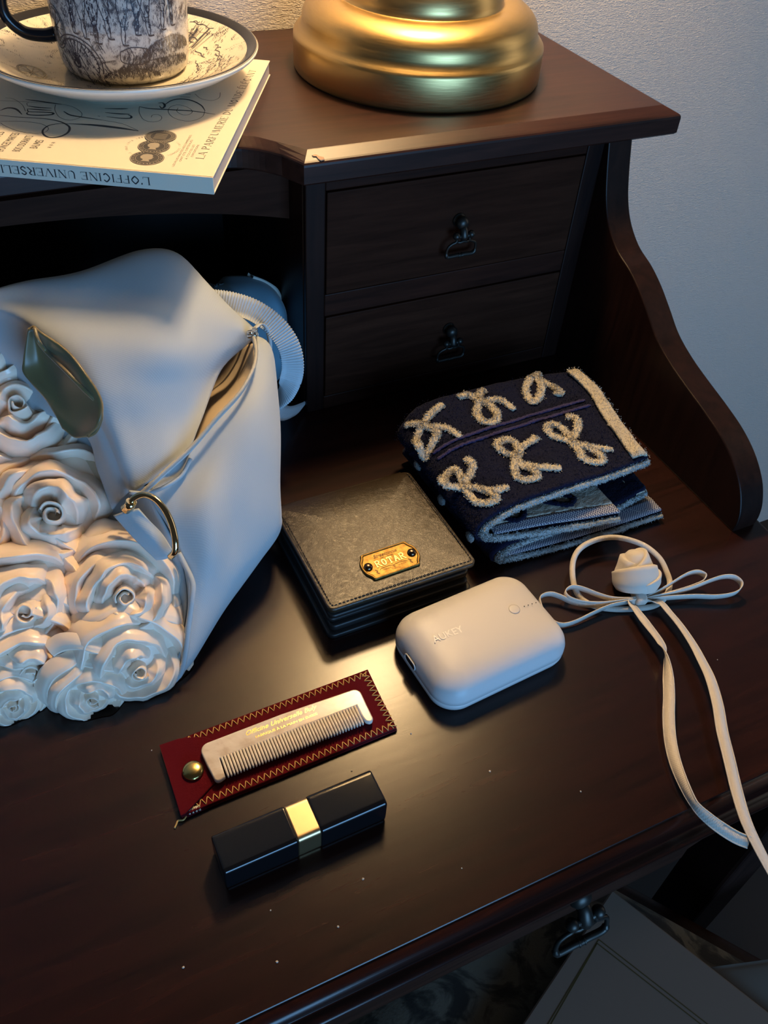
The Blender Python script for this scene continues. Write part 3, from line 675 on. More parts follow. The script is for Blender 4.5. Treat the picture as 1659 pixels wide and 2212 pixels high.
# hatched ground under the cart, three rounded bushes, a barrel, legs and skirts of the standing people
dome = lambda t: .0105 * math.sin(PI * min(max(t, 0), 1)) ** .6
L += bristle(on_cup, .010, .052, .0170, dome, 900) + bristle(on_cup, -.006, .050, .0085, lambda t: .0075 * math.sin(PI * t) ** .4, 850) + bristle(on_cup, -.016, .022, .0050, lambda t: .0065 * math.sin(PI * t) ** .5, 480)
for x0, x1, y0, k in ((.010, .052, .017, .0108), (-.006, .050, .0085, .0078), (-.016, .022, .005, .0068)):
    L.append(stroke([(x0 + (x1 - x0) * t / 14, y0 + k * math.sin(PI * t / 14) ** .55) for t in range(15)], .0003, on_cup, 3))
for k in range(90):
    x = R.uniform(-.052, -.014); y = R.uniform(.004, .030); l = R.uniform(.003, .010); L.append(stroke([(x, y), (x + l * .45, y - l * .8)], R.uniform(.0002, .0006), on_cup, 2, False))
bar = [(-.003, .022), (.004, .0245), (.012, .0235), (.016, .021), (.015, .0165), (.011, .0145), (.003, .0145), (-.003, .0165), (-.003, .022)]
L.append(stroke(bar, .0006, on_cup, 4))
for q in (.001, .0035, .011, .0135): L.append(stroke([(q, .0148), (q + .0015, .019), (q, .0238)], .0005, on_cup, 4))
for k in range(60): x = R.uniform(-.002, .014); L.append(stroke([(x, R.uniform(.0148, .0175)), (x + .0012, R.uniform(.0175, .020))], .0002, on_cup, 2, False))
for x, b0, dark in ((-.031, .031, 1), (-.0235, .029, 0), (-.016, .027, 1), (-.008, .030, 0), (.000, .0265, 0), (.0085, .032, 1), (.0165, .031, 0), (.026, .033, 0), (.034, .034, 1)):
    lean = R.uniform(-.12, .12); w0 = R.uniform(.0028, .0038)
    f = lambda u, v, x=x, b0=b0, lean=lean: on_cup(x + u + lean * v, b0 + v)
    for s in (-1, 1):   # calf, knee and breeches outlined, one side hatched
        L.append(stroke([(s * .0007, 0), (s * .0014, .005), (s * .0010, .009), (s * w0 * .62, .014), (s * w0, .021), (s * w0 * .9, .029)], .0005, f, 4))
    L.append(stroke([(-.0008, .0), (.0006, -.0007), (.0030, -.0006)], .0010, f, 3))
    L.append(stroke([(-w0 * .55, .0105), (0, .0098), (w0 * .5, .0105)], .0004, f, 3))
    for k in range(46 if dark else 18):
        v = R.uniform(.001, .028); hw = .0011 if v < .009 else w0 * min(1, .4 + (v - .009) * 50); u = R.uniform(-hw, hw) if dark else R.uniform(.2, 1) * hw
        L.append(stroke([(u, v), (u + R.uniform(-.0004, .0008), v + R.uniform(.0012, .0030))], R.uniform(.0003, .0006 if not dark else .0009), f, 2, False))
for k in range(320):
    x = R.uniform(-.050, .056); y = R.uniform(.034, .061); L.append(stroke([(x, y), (x + R.uniform(-.0015, .0015), y + R.uniform(.001, .004))], R.uniform(.00015, .0004), on_cup, 2, False))
mk('engraving', *flatten(L), mat('engraving_ink', (.045, .04, .05), .25), cup, smooth=False, label='dark engraved print of a cart, barrel and bushes')
hp = crom([(-.042, .0, .048), (-.050, .0, .053), (-.062, .0, .052), (-.071, .0, .042), (-.071, .0, .030), (-.062, .0, .021), (-.050, 0, .019), (-.0425, .0, .020)], 6)
ha = Matrix.Translation((CX, CY, CZ)) @ Matrix.Rotation(math.radians(-14), 4, 'Z')
mk('handle', *tube([ha @ p for p in hp], .0042, 12, radii=[.0046 - .0010 * math.sin(PI * i / (len(hp) - 1)) for i in range(len(hp))]), M_BLACKGLAZE, cup, label='black glazed cup handle')
L = []
# engraving on the saucer: ground lines, arcade of a bridge, grass, a cart wheel
for k in range(70):
    a0 = R.uniform(-3.0, .6); r = R.uniform(.047, .080); da = R.uniform(.06, .3); ph = R.uniform(0, 6)
    L.append(stroke([(r * math.cos(a0 + da * i / 8) + .0006 * math.sin(ph + i * 1.3), (r + .0012 * math.sin(ph + i)) * math.sin(a0 + da * i / 8)) for i in range(9)], R.uniform(.00025, .0007), on_saucer, 3))
for k in range(1100):
    a = R.uniform(-3.1, .9); r = R.uniform(.046, .0815)
    if noise.noise(Vector((r * 60 * math.cos(a), r * 60 * math.sin(a), 3.1))) < .02: continue
    l = R.uniform(.001, .0032); d = R.uniform(.4, 1.0)
    L.append(stroke([(r * math.cos(a), r * math.sin(a)), (r * math.cos(a) + l * math.cos(d), r * math.sin(a) + l * math.sin(d))], R.uniform(.00018, .00045), on_saucer, 2, False))
for row, (rr, n) in enumerate(((.060, 13), (.0665, 12), (.073, 11))):
    for k in range(n):
        a = -1.15 + k * .075 + row * .01; c = (rr * math.cos(a), rr * math.sin(a))
        L.append(stroke([(c[0] - .0014, c[1] - .0006), (c[0] - .0010, c[1] + .0010), (c[0] + .0006, c[1] + .0014), (c[0] + .0016, c[1] + .0004)], .0005, on_saucer, 3))
L += wheel(on_saucer, (-.0585, -.004), .0085, .0125, 10, .0007)
for k in range(18):
    a = .25 + R.uniform(0, .28); r0 = R.uniform(.050, .058); L.append(stroke([(r0 * math.cos(a), r0 * math.sin(a)), ((r0 + .02) * math.cos(a + .06), (r0 + .02) * math.sin(a + .06))], R.uniform(.0002, .0006), on_saucer, 3))
mk('engraving', *flatten(L), bpy.data.materials['engraving_ink'], sau, smooth=False, label='dark engraved landscape print')
BAG_UP = [[(-212.4,-3.5,148),(-179.7,1.1,150),(-147,-2.2,152),(-110.5,5,156),(-85.4,1.4,150),(-73.8,-20.4,130)],
 [(-209.8,-10.2,146),(-178.6,-21.8,147),(-145.7,-34.1,149),(-112,-43.2,149),(-84.1,-43,140),(-51.8,-39,112)],
 [(-195.7,-21.7,141),(-172,-51.8,140),(-143.5,-67.1,140),(-116.1,-74.8,137),(-89.3,-66.2,127),(-56.2,-44.1,109)],
 [(-178.3,-44.8,129),(-163.9,-77.5,126),(-145.3,-87.6,124),(-124.8,-89.5,120),(-105.8,-84.1,114),(-83.4,-65.3,106)],
 [(-164.7,-80.5,110),(-157.9,-97.8,109),(-145.9,-102,107),(-131.7,-103.4,104),(-119,-100.7,100),(-107.5,-101.1,97)],
 [(-159.7,-107,94),(-155.3,-116.2,93),(-146.6,-118.3,92),(-137.3,-118.5,91),(-129.1,-118.2,90),(-121.5,-118.9,90)],
 [(-157.9,-125.2,79),(-155.9,-128.2,81),(-151.5,-128,83),(-145.6,-126.4,84),(-139.6,-124.7,85),(-135.1,-123.4,86)]]
BAG_LO = [[(-148.3,-130.6,82),(-116.5,-113.2,90),(-97.3,-102,98),(-78.7,-90.8,104),(-62.8,-72,109),(-54.7,-51.1,112)],
 [(-147,-137.6,74),(-116.2,-124.8,84),(-95.6,-115.5,92),(-77.7,-106.5,98),(-61.7,-90.6,100),(-49.3,-63.7,102)],
 [(-142,-149.3,62),(-120.8,-146.9,75),(-102.5,-138.2,76),(-85.1,-129.7,78),(-72.1,-122,77),(-60.1,-104,78)],
 [(-140.1,-165.9,46),(-124.1,-164.3,58),(-108.1,-155.5,55),(-93.5,-150.9,55),(-80.3,-144.2,52),(-71.4,-134.5,50)],
 [(-146,-185.2,28),(-133.6,-180.4,36),(-121.2,-176,34),(-106.3,-168.2,34),(-90.9,-157.9,34),(-74.7,-142.7,36)],
 [(-165.4,-206.9,6),(-155.1,-205,8),(-138.3,-191.7,12),(-117.8,-173,16),(-95.9,-152.8,20),(-73.5,-134.9,26)]]
BAG_FR = [[(-222.6,29.7,116),(-201.8,8.3,121),(-189,-11.7,117),(-175.4,-34.5,108),(-166,-61,96),(-159.4,-85.7,84),(-147.2,-126.8,79)],
 [(-235,0.7,81),(-213.9,-19.3,86),(-195.7,-42,83),(-179.4,-68,76),(-168.6,-91.2,69),(-159.4,-114.4,63),(-144.6,-138.5,69)],
 [(-251.6,-68.2,46),(-230.9,-79.6,49),(-206.6,-97.7,49),(-186.6,-116.2,43),(-171.8,-134.6,39),(-156.6,-140.7,39),(-140.2,-157.9,50)],
 [(-267.4,-128.7,11),(-247.4,-138.6,13),(-223.3,-152.2,13),(-199.2,-165.7,13),(-174.2,-174.3,11),(-153.6,-172.8,17),(-143.5,-179.6,29)],
 [(-272.9,-163.5,4),(-254.4,-174.6,4),(-231.1,-187.7,4),(-207.2,-197.6,4),(-182.9,-206.1,4),(-171.1,-207.2,4),(-164.1,-206.7,5)]]
BAG_LIN = [[(-147.8,-129.8,84),(-116.5,-113.6,91),(-97.4,-102.4,99),(-78.8,-91.2,105),(-63.4,-71.8,109),(-55.7,-51.4,111)],
 [(-139.3,-99.2,70),(-112.9,-78.8,74),(-94.8,-65.8,80),(-77,-54.1,82),(-64.9,-42.5,88),(-55.9,-29.4,96)],
 [(-125.3,-38.5,36),(-98.3,-12.9,38),(-79.1,5,41),(-64.5,16.9,46),(-58.2,10.7,61),(-54.3,-3.3,81)]]
ZIP = [(-154.7,-136.2,84),(-140.6,-131.1,90),(-117.7,-119.4,96),(-98.8,-108.5,104),(-80.6,-97.6,110),(-67.2,-83.1,114),(-60.2,-68.7,115),(-57.2,-56.6,116),(-56.1,-49.7,116)]
LEAF = [[(-187.2,-52.5,151),(-183.7,-52.4,152),(-182,-57.5,152)],
 [(-193.8,-55.9,135),(-183.4,-56.6,133),(-171.5,-69.8,146)],
 [(-195.5,-60.1,127),(-181.1,-69.1,123),(-164.6,-87.4,140)],
 [(-188.6,-70.1,119),(-177.7,-84.8,115),(-160,-100.6,128)],
 [(-185.2,-78.8,111),(-176.1,-92.8,107),(-164.2,-107.3,118)],
 [(-182.8,-87.7,105),(-178.3,-96.2,103),(-170.9,-102.7,108)]]
LEAF_RIM = [(-183.9,-57,153),(-183.8,-63.3,149),(-181.3,-62.3,141),(-177.7,-71.2,139),(-173.2,-83,137),(-167.4,-93.1,131),(-163.3,-97.5,126),(-162.2,-100.1,122),(-163.3,-103.2,118),(-167.6,-104.3,111),(-172.2,-103.1,108)]
HEM = [(-141.6,-161.3,56),(-140.2,-168.5,52),(-139.2,-178.8,48),(-142.1,-186,42),(-147.5,-194.4,31),(-152.7,-203,20),(-158.1,-208.8,10),(-162.8,-210,5)]
RING = [(-161,-141.8,84),(-157.9,-141,88),(-152.2,-142.6,90),(-147.6,-148.1,90),(-144.5,-154.7,87),(-143,-161.7,82),(-143.5,-168.8,76),(-145,-171.8,70),(-147.9,-170.6,65)]
TAB = [[(-169.8,-135.6,74),(-162.8,-139,78),(-156.6,-141.6,80)],
 [(-163,-149,66),(-155.7,-152.1,70),(-149,-152.7,68)],
 [(-154.1,-161.3,56),(-148.7,-164.3,58),(-144.1,-164.2,60)]]
STRAP = [(-79.8,5.9,118),(-71.7,-5.4,120),(-58.1,-12.8,119),(-44.9,-20.9,115),(-34.6,-32.8,108),(-28.4,-42.3,96),(-28.1,-47,80),(-30.8,-40,58),(-34.4,-29.2,40),(-30.5,-21,26),(-21.9,-15.1,17),(-9.9,-5.2,10),(-1.8,2.8,6)]
ELASTIC = [(102.5,-256.7,2),(97,-249.5,2.5),(94.9,-242.5,5),(97.6,-233,8),(104.3,-222.6,10.5),(113.6,-216,12),(125.4,-213.9,13),(137.6,-215.5,13.5),(147.4,-220.8,13.5),(156.9,-230.5,12.5),(160.7,-242.5,11),(160,-252.8,8),(157.5,-260.9,5),(149.1,-267.7,3),(137.9,-270.3,2),(124.4,-267.3,2),(112.1,-262.7,2)]
LOOPS = [
[(128.3,-263.2,6),(120.4,-260.8,6),(111.9,-257,6.5),(105.4,-251.4,7),(99.2,-245.2,8),(94.6,-241.6,8.5),(90.1,-240.2,8.5),(85.4,-242.1,8),(86,-246.9,7),(93.2,-252.7,6),(104.1,-257.9,6),(118,-261.5,6),(127.9,-263.8,6)],
[(128.5,-263.2,5.5),(118.5,-261.3,5),(104.5,-258,4.5),(94.5,-254,4.5),(87.2,-248.6,5),(81.5,-242.1,6),(77.2,-238.7,6.5),(72.3,-237.5,6),(68.3,-239.2,5),(65.7,-249.2,4),(67.7,-257.2,3.5),(71.2,-261,3.5),(76,-262.2,3.5),(83.5,-262.5,4),(94.8,-261.5,4.5),(107.7,-261,5),(119.1,-262.8,5.5),(127.4,-264.5,6)],
[(132.4,-264.8,6),(139.6,-264.9,7),(150.9,-264,9),(162.9,-262.5,11),(170.6,-262.2,12),(176.5,-263.6,12),(179.6,-267.5,11),(175.7,-270.2,10),(168.9,-270.4,9),(158.4,-269.6,8),(145.2,-267.6,6.5),(132.1,-265.2,6)],
[(131.9,-265.5,6),(141.6,-267.3,6.5),(154.6,-269.7,7.5),(168.1,-271.4,9),(180.8,-271.9,10.5),(190.5,-272.8,11),(197.1,-275.8,11),(199.5,-281.1,9.5),(196.1,-284.4,8),(189,-284.9,7),(178.3,-281.8,6),(165.8,-275.9,5.5),(150.6,-270.9,5.5),(132,-265.5,5.5)]]
TAIL_A = [(128.7,-264.2,5),(122.6,-264.6,5.5),(122,-269.7,6),(120.7,-282.2,7),(119.2,-298,8),(115.4,-307.5,9),(108.7,-318.7,9),(99.8,-331.8,8),(90.2,-344.1,7),(82.2,-356.3,6),(76.3,-367.9,6),(72,-379.9,6.5),(69.8,-392.6,6),(72.2,-401.6,5),(76.1,-409.4,4),(80.2,-415.8,3.5),(84.4,-420.4,3.5)]
TAIL_B = [(130.7,-265,5),(136.1,-268.9,6),(140,-273,7),(139.9,-281.2,7.5),(139.3,-293.4,8),(136.5,-308.6,9),(133.3,-320.1,9.5),(129,-333.2,10),(121.2,-349,10),(112,-364.4,9),(104.4,-379.5,8),(95.8,-396.2,7),(89.3,-411.4,6),(86.5,-425.5,4),(85.1,-440.5,1)]
BOWS = [
[[(52.5,-94.1),(44.4,-101.7),(40.4,-112.6),(43.4,-117.8),(52.5,-111),(58.5,-104.9),(55.2,-97.3)],[(56,-97.1),(66.1,-104),(70.3,-117.8)],[(53.5,-93.4),(49.5,-88.6),(44.4,-82.8)],[(55.1,-91.8),(64.1,-85.4),(75.6,-80.3)]],
[[(101.3,-88.2),(93.9,-98.8),(93.7,-109.7),(101,-112.5),(107.5,-104),(107.6,-93.2),(104.4,-88.2)],[(107.4,-88.2),(118.1,-91),(122.1,-105)],[(101.7,-84.9),(98.5,-76.8),(89.8,-77.5)],[(103.4,-83.2),(108.5,-78.2),(113.3,-76.5)]],
[[(154.5,-75),(142.5,-87.3),(139.7,-101.4),(149,-96.8),(157.5,-85.8),(158.7,-76),(155.7,-74.4)],[(159.5,-78.7),(165.3,-88.7),(168.2,-100.4)],[(156.6,-74.3),(162.1,-73.3),(165.2,-73.5)],[(164.7,-88.4),(166.8,-95.2),(162.7,-101.4)]],
[[(49.7,-158.2),(40.3,-155.5),(39.4,-149.5),(45.9,-142.5),(53.3,-141.5),(53.5,-149.3),(51.1,-157.8)],[(51.1,-156.9),(59.1,-152.4),(65,-145),(63.3,-137.1)],[(51.1,-160.6),(51.6,-174.6),(57.6,-180.6),(63.1,-180.5),(62.9,-173.2),(57.9,-165.7),(52.7,-160.3)],[(57.3,-166.8),(67,-173.7),(76.2,-174.1)]],
[[(97.1,-149.5),(91.1,-144.6),(89.4,-136.4),(94.1,-132),(101.8,-133.9),(102.5,-142.5),(97.6,-149.7)],[(97.1,-149.5),(104.7,-143.7),(116,-139.8),(121.1,-137.6)],[(96.2,-151.1),(88.5,-160.9),(86.2,-169.6),(92.1,-173.7),(99.4,-172.8),(99.9,-165.7),(95.1,-159.5)],[(96.4,-158.5),(106.7,-166.4),(118.4,-172.9)]],
[[(141,-150),(132.5,-139.8),(133.4,-131.2),(139.1,-129.5),(143.5,-134.6),(143.4,-144),(142,-149.7)],[(142.1,-149.4),(149.9,-143.9),(157,-136.3),(159.6,-128.5),(153.7,-124.9)],[(141,-151),(140.7,-161.2),(139,-168.6),(143.7,-174.8),(150.4,-176),(152.6,-170.8),(149.8,-161.6),(143.9,-154.6)],[(145.1,-156.3),(153.8,-162.5),(164.7,-168.7)]]]
def V3(L): return [mm(*p) for p in L]
def onto(vf, z=.0006): return [Vector((v[0], v[1], max(v[2], z))) for v in vf[0]], vf[1]
def G3(G): return [[mm(*p) for p in r] for r in G]
# ================================================================ rose bag
bag = thing('rose_pouch_bag', 'pale blue fabric bag covered in blush satin roses standing on the desk', 'bag', (-.15, -.10, 0))
# upper panel: the ridge folds over and runs down behind
G = G3(BAG_UP)
back1 = [p + Vector((0, .018, -.022 - .004 * i)) for i, p in enumerate(G[0])]
back2 = [Vector((p.x * .95 - .004, p.y + .026, .045)) for p in G[0]]
back2[-1] = Vector((-.076, .0, .05)); back1[-1] = Vector((-.070, -.006, .10))
G = [back2, back1] + G
ext = []
for i, r in enumerate(G):
    a = r[0]
    if i < 4: ext.append([Vector((a.x - .048, a.y + .030, max(.010, a.z - .125))), Vector((a.x - .050, a.y + .018, max(.030, a.z - .060))), a + Vector((-.032, .008, -.014))] + r)
    elif i == 4: ext.append([a + Vector((-.052, .030, -.062)), a + Vector((-.048, .022, -.034)), a + Vector((-.028, .009, -.014))] + r)
    elif i == 5: ext.append([a + Vector((-.050, .034, -.040)), a + Vector((-.034, .024, -.026)), a + Vector((-.014, .008, -.011))] + r)
    else: ext.append([a + Vector((-.010, .006, -.016)), a + Vector((-.007, .004, -.010)), a + Vector((-.004, .001, -.004))] + r)
G = ext
P = grid_pts(G, 9, 8)
up_wob = lambda v: noise.noise(Vector((v.x * 26, v.y * 26, v.z * 18))) * .0016
mk('upper_panel', *sheet(P, .0016, up_wob), M_BAG, bag)
G = G3(BAG_LO)
ex = []
for i, r in enumerate(G):
    a = r[-1]; ex.append(r + [a + Vector((.004, .022, -.004 - .006 * (i == 0))), Vector((a.x - .006, a.y + .075, max(a.z - .03, .008)))])
last = [Vector((p.x - .012, p.y + .014, .004)) for p in ex[-1]]; last[-1].z = .008
ex.append(last)
mk('lower_panel', *sheet(grid_pts(ex, 8, 8), .0016, wobble(24, .0014, 3)), M_BAG, bag)
mk('rose_panel', *sheet(grid_pts(G3(BAG_FR), 7, 9), .0016, wobble(24, .001, 7)), M_BAG, bag)
# seam fold where upper and lower panel meet, and the piped edge beside the roses
edge = [r[0] + Vector((0, 0, .0005)) for r in G3(BAG_UP)[3:]]
mk('edge_piping', *tube(crom(edge, 8), .0015, 8), M_BAG, bag)
tuck = crom(V3([(-159, -131, 84), (-150, -134, 83), (-140, -134, 84), (-128, -129, 85), (-120, -122, 90)]), 6)
mk('tuck_fold', *tube(tuck, .0012, 8), M_BAG, bag)
hem = crom(V3(HEM), 6)
mk('edge_piping', *tube(hem, .0016, 8), M_BAG, bag)
mk('lining', *sheet(grid_pts(G3(BAG_LIN), 8, 8), .001, wobble(40, .0018, 1)), M_LINING, bag)
core = []
bmc = bmesh.new(); bmesh.ops.create_icosphere(bmc, subdivisions=4, radius=1)
for v in bmc.verts:
    p = v.co.copy(); v.co = Vector((-.145 + p.x * .045, -.060 + p.y * .055, .048 + p.z * .040))
mk('stuffing', *bm_out(bmc), M_LINING, bag)
zp = crom(V3(ZIP), 8)
zi = mk('zip', *strip(zp, [Vector((.4, .55, .74)) * .0046] * len(zp), .0008), M_RIB, bag)
mk('zip_coil', *tube([p + Vector((0, -.0006, .0012)) for p in zp], .0009, 8, radii=[.0011 + .00022 * (i % 2) for i in range(len(zp))]), mat('zip_coil_grey', (.40, .40, .37), .5), zi)
sl = zp[-1] + Vector((.0, .0, .0012)); fm = frame(sl, (.6, -.5, .3), (.3, .5, .8))
L = [xf(rstack(.0072, .0052, .0014, [(.0006, -.0012), (0, -.0004), (0, .0012), (.0008, .0024)]), fm),
     tube([fm @ Vector(q) for q in ((-.002, 0, .0022), (-.001, 0, .0042), (.0015, 0, .0044), (.003, 0, .0024))], .0008, 8),
     xf(rstack(.0036, .0028, .0008, [(.0002, .0), (0, .0004), (0, .0016), (.0003, .002)]), fm @ Matrix.Translation((.0034, .002, .0012)))]
mk('zip_slider', *flatten(L), M_NICKEL, zi)
tab = crom(V3([(-51, -39, 114), (-45, -34, 113), (-41, -33, 108), (-40, -36, 100), (-42, -41, 93)]), 6)
mk('puller_ribbon', *strip(tab, [Vector((.5, -.6, .2)) * .0042 for _ in tab], .0005), M_RIB, bag)
# grosgrain strap, ribs as real corrugation
sp_ = crom(V3(STRAP), 56); n = len(sp_)
wv = []
for i in range(n):
    t = i / (n - 1); tg = (sp_[min(i + 1, n - 1)] - sp_[max(i - 1, 0)]).normalized(); a = tg.cross(Vector((.2, .65, -.72))).normalized(); b = Vector((.62, .70, .30)); c = Vector((.75, .62, .1))
    w = a.lerp(b if b.dot(a) > 0 else -b, min(1, max(0, (t - .52) / .2))).lerp(c, max(0, (t - .7) / .3)); wv.append(w.normalized() * .0150)
V = []; F = []; K = 5
dist = 0
for i in range(n):
    if i: dist += (sp_[i] - sp_[i - 1]).length
    t = (sp_[min(i + 1, n - 1)] - sp_[max(i - 1, 0)]).normalized(); nn = t.cross(wv[i]).normalized()
    h = .0004 + .0005 * math.sin(dist / .0018 * 2 * PI)
    ex_ = .5 + .014 * math.sin(dist / .0018 * 2 * PI)
    for s in (h, -.0005):
        for k in range(K): V.append(sp_[i] + wv[i] * ((k / (K - 1) - .5) * 2 * ex_) + nn * s)
for i in range(n - 1):
    for s in range(2):
        for k in range(K - 1):
            a = (i * 2 + s) * K + k; b = a + 2 * K; F.append((a, a + 1, b + 1, b))
    for k in (0, K - 1):
        a = i * 2 * K + k; F.append((a, a + K, a + 3 * K, a + 2 * K))
mk('grosgrain_strap', V, F, M_RIB, bag, label='ribbed pale grosgrain ribbon strap')
# half ring with its fabric tab
rp = crom(V3(RING), 7)
ri = mk('half_ring', *tube(rp, .0019, 12), M_GOLD, bag, label='shiny pale gold half ring')
mk('ring_ferrule', *tube([rp[0] + Vector((-.003, .001, -.003)), rp[0] + Vector((.0, 0, .0)), rp[0] + Vector((.0012, 0, .0028))], .0031, 14), M_GOLD, ri)
mk('ring_tab', *sheet(grid_pts(G3(TAB), 8, 8), .0018, wobble(60, .0006)), M_BAG, bag)
# olive leaf with a folded hem
LUP = Vector((-.0004, -.0050, .0040))
LEAF3 = [[p + LUP for p in r] for r in G3(LEAF)]
lf = mk('leaf', *sheet(grid_pts(LEAF3, 9, 7), .0016, wobble(70, .0005)), M_LEAF, bag, label='folded olive green satin leaf')
lr = crom([p + LUP for p in V3(LEAF_RIM)], 8)
mk('leaf_hem', *tube(lr, .0012, 8), M_LEAF, lf)
# satin roses
RR = random.Random(11)
def petal_mesh(fr, R_, r, h, a0, span, seed, off, depth, skirt, ns=34):
    """one fold of satin: broad inner wall rising to a thin rolled lip, broad outer slope"""
    V = []; F = []; prof = []
    for k in range(7):
        t = k / 6; prof.append((-.26 * (1 - t) ** .8, -depth * (1 - t ** 1.7)))
    for k in range(1, 6):
        a = PI - PI * k / 5; prof.append((.022 + .022 * math.cos(a), .020 * math.sin(a)))
    for k in range(1, 8):
        t = k / 7; prof.append((.044 + .20 * t ** .75, -skirt * t ** 1.5 - .01))
    m = len(prof)
    for i in range(ns + 1):
        s = i / ns; a = a0 + span * s
        e = min(1, 3.2 * min(s, 1 - s)); e = e * e * (3 - 2 * e)
        n1 = noise.noise(Vector((seed, math.cos(a) * .9, math.sin(a) * .9))); n2 = noise.noise(Vector((seed + 9, math.cos(a) * 1.3, math.sin(a) * 1.3)))
        n3 = noise.noise(Vector((seed + 4, math.cos(a) * 3.2, math.sin(a) * 3.2)))
        rr = r * (1 + .20 * (s - .5)) + .16 * r ** .6 * n1 + .05 * r ** .5 * n3
        hh = h - .42 * (1 - e) + .17 * n2
        fold = .07 * n3 + .05 * n1
        for q, (dr, dz) in enumerate(prof):
            x = max(rr + dr + fold * (dz * -1.6), .008)
            p = Vector((x * math.cos(a) + off[0], x * math.sin(a) + off[1], hh + dz)) * R_
            w = R_ * .05 * min(1, abs(dz) * 5)
            p += Vector((noise.noise(p * 70 + Vector((seed, 0, 0))), noise.noise(p * 70 + Vector((0, seed, 0))), noise.noise(p * 70 + Vector((0, 0, seed))))) * w
            V.append(fr @ p)
    for i in range(ns):
        for q in range(m - 1): a = i * m + q; F.append((a, a + m, a + m + 1, a + 1))
    return V, F
def onto_petal(*a): return onto(petal_mesh(*a))
def make_rose(c, nrm, R_, seed, flat=1.0):
    c = mm(*c); R_ = R_ / 1000
    x = Vector((1, 0, 0)); fr = frame(c - Vector(nrm).normalized() * R_ * .42, x, Vector(nrm).cross(x)) @ Matrix.Rotation(RR.uniform(0, 6.28), 4, 'Z') @ Matrix.Diagonal((1, RR.uniform(.86, 1.0), flat, 1))
    o2 = (RR.uniform(-.10, .10), RR.uniform(-.10, .10))
    # the bud: one strip wound once and a half
    V = []; F = []; turns = 1.45; ns = 44
    for i in range(ns + 1):
        t = i / ns; a = t * turns * 2 * PI; r = .050 + .10 * t + .02 * noise.noise(Vector((seed, a, 0))); h = .52 - .03 * t + .04 * math.sin(a * 1.5 + seed)
        for dr, dz in ((-.030, -.40), (-.012, -.10), (-.004, 0), (.008, .010), (.020, -.004), (.034, -.1), (.075, -.42)):
            V.append(fr @ (Vector(((r + dr) * math.cos(a) + o2[0], (r + dr) * math.sin(a) + o2[1], h + dz)) * R_))
    for i in range(ns):
        for q in range(6): a = i * 7 + q; F.append((a, a + 7, a + 8, a + 1))
    ro = mk('rose', *onto((V, F)), M_SATIN, bag)
    k = 0
    for r, h, n_, span, dp, sk in ((.28, .50, 2, 4.0, .36, .42), (.52, .42, 2, 4.3, .40, .50), (.78, .24, 3, 3.3, .36, .52), (.94, .0, 3, 3.0, .26, .44)):
        off = RR.uniform(0, 6.28); g = 1 - r
        for j in range(n_):
            k += 1
            mk('petal', *onto_petal(fr, R_, r * RR.uniform(.93, 1.07), h + RR.uniform(-.04, .04), off + j * 2 * PI / n_ + RR.uniform(-.2, .2), span * RR.uniform(.92, 1.1), seed * 7.7 + k * 1.37, (o2[0] * g, o2[1] * g), dp, sk), M_SATIN, ro)
    # cushion below the petals
    mk('petal_base', *onto(xf(lathe([(.0001, .25), (.45, .18), (.80, .0), (.98, -.18), (.90, -.45), (.0001, -.6)], 28), fr @ Matrix.Scale(R_, 4))), M_SATIN, ro)
for i, (c, nv, r, fl_) in enumerate((
    ((-205, -52, 100), (-.22, -.50, .84), 41, 1.0), ((-197.5, -116, 70), (-.02, -.62, .78), 45, 1.0),
    ((-172.5, -175, 48), (.14, -.70, .68), 37.5, 1.0), ((-233, -162, 47), (-.08, -.76, .64), 40, 1.0),
    ((-181, -208, 22), (.12, -.90, .44), 33.5, .8), ((-234, -189, 26), (-.1, -.88, .46), 35, .8),
    ((-206, -213, 11.5), (.0, -.97, .26), 26, .7), ((-250, -199, 12), (-.2, -.94, .28), 21, .7), ((-214, -18, 122), (-.3, -.25, .9), 19, 1.0),
    ((-268, -118, 72), (-.5, -.55, .68), 40, 1.0), ((-262, -52, 104), (-.5, -.35, .8), 36, 1.0), ((-280, -170, 34), (-.5, -.75, .45), 34, .9))):
    make_rose(c, nv, r, i + 1.0, fl_)

# ================================================================ blue pouch behind the bag
pou = thing('soft_pouch', 'steel blue soft pouch with cream piped edge behind the rose bag', 'pouch', (-.03, .045, 0))
bm = bmesh.new(); bmesh.ops.create_icosphere(bm, subdivisions=5, radius=1)
for v in bm.verts:
    p = v.co; sg = lambda a: math.copysign(abs(a) ** .62, a)
    x, y, z = sg(p.x) * .0330, sg(p.y) * .019, sg(p.z) * .047
    z *= 1 - .16 * (x / .033) ; y += .004 * noise.noise(Vector((x * 60, y * 30, z * 60)))
    f_ = math.exp(-((x + .006 + z * .25) / .0045) ** 2) * .0040 + math.exp(-((x + .020 - z * .1) / .004) ** 2) * .003
    if p.y < 0: y += f_ * max(0, min(1, (z + .02) / .04))
    if p.z > .2: z -= f_ * .8
    v.co = Vector((-.032 + x, .048 + y + z * .08, .049 + z))
mk('body', *bm_out(bm), M_POUCH, pou)
pp = crom(V3([(-8, 62, 6), (-2.5, 57, 24), (.0, 55, 45), (-1.0, 55, 66), (-4, 56, 80), (-11, 58, 87), (-22, 60, 93)]), 8)
mk('cream_piping', *strip(pp, [Vector((.2, -1, .1)).normalized() * .008 for _ in pp], .003), M_PIPE, pou, label='cream piped edge')
mk('care_label', *box(-.0105, -.0058, .0262, .0270, .036, .0425), M_PIPE, pou, smooth=False)

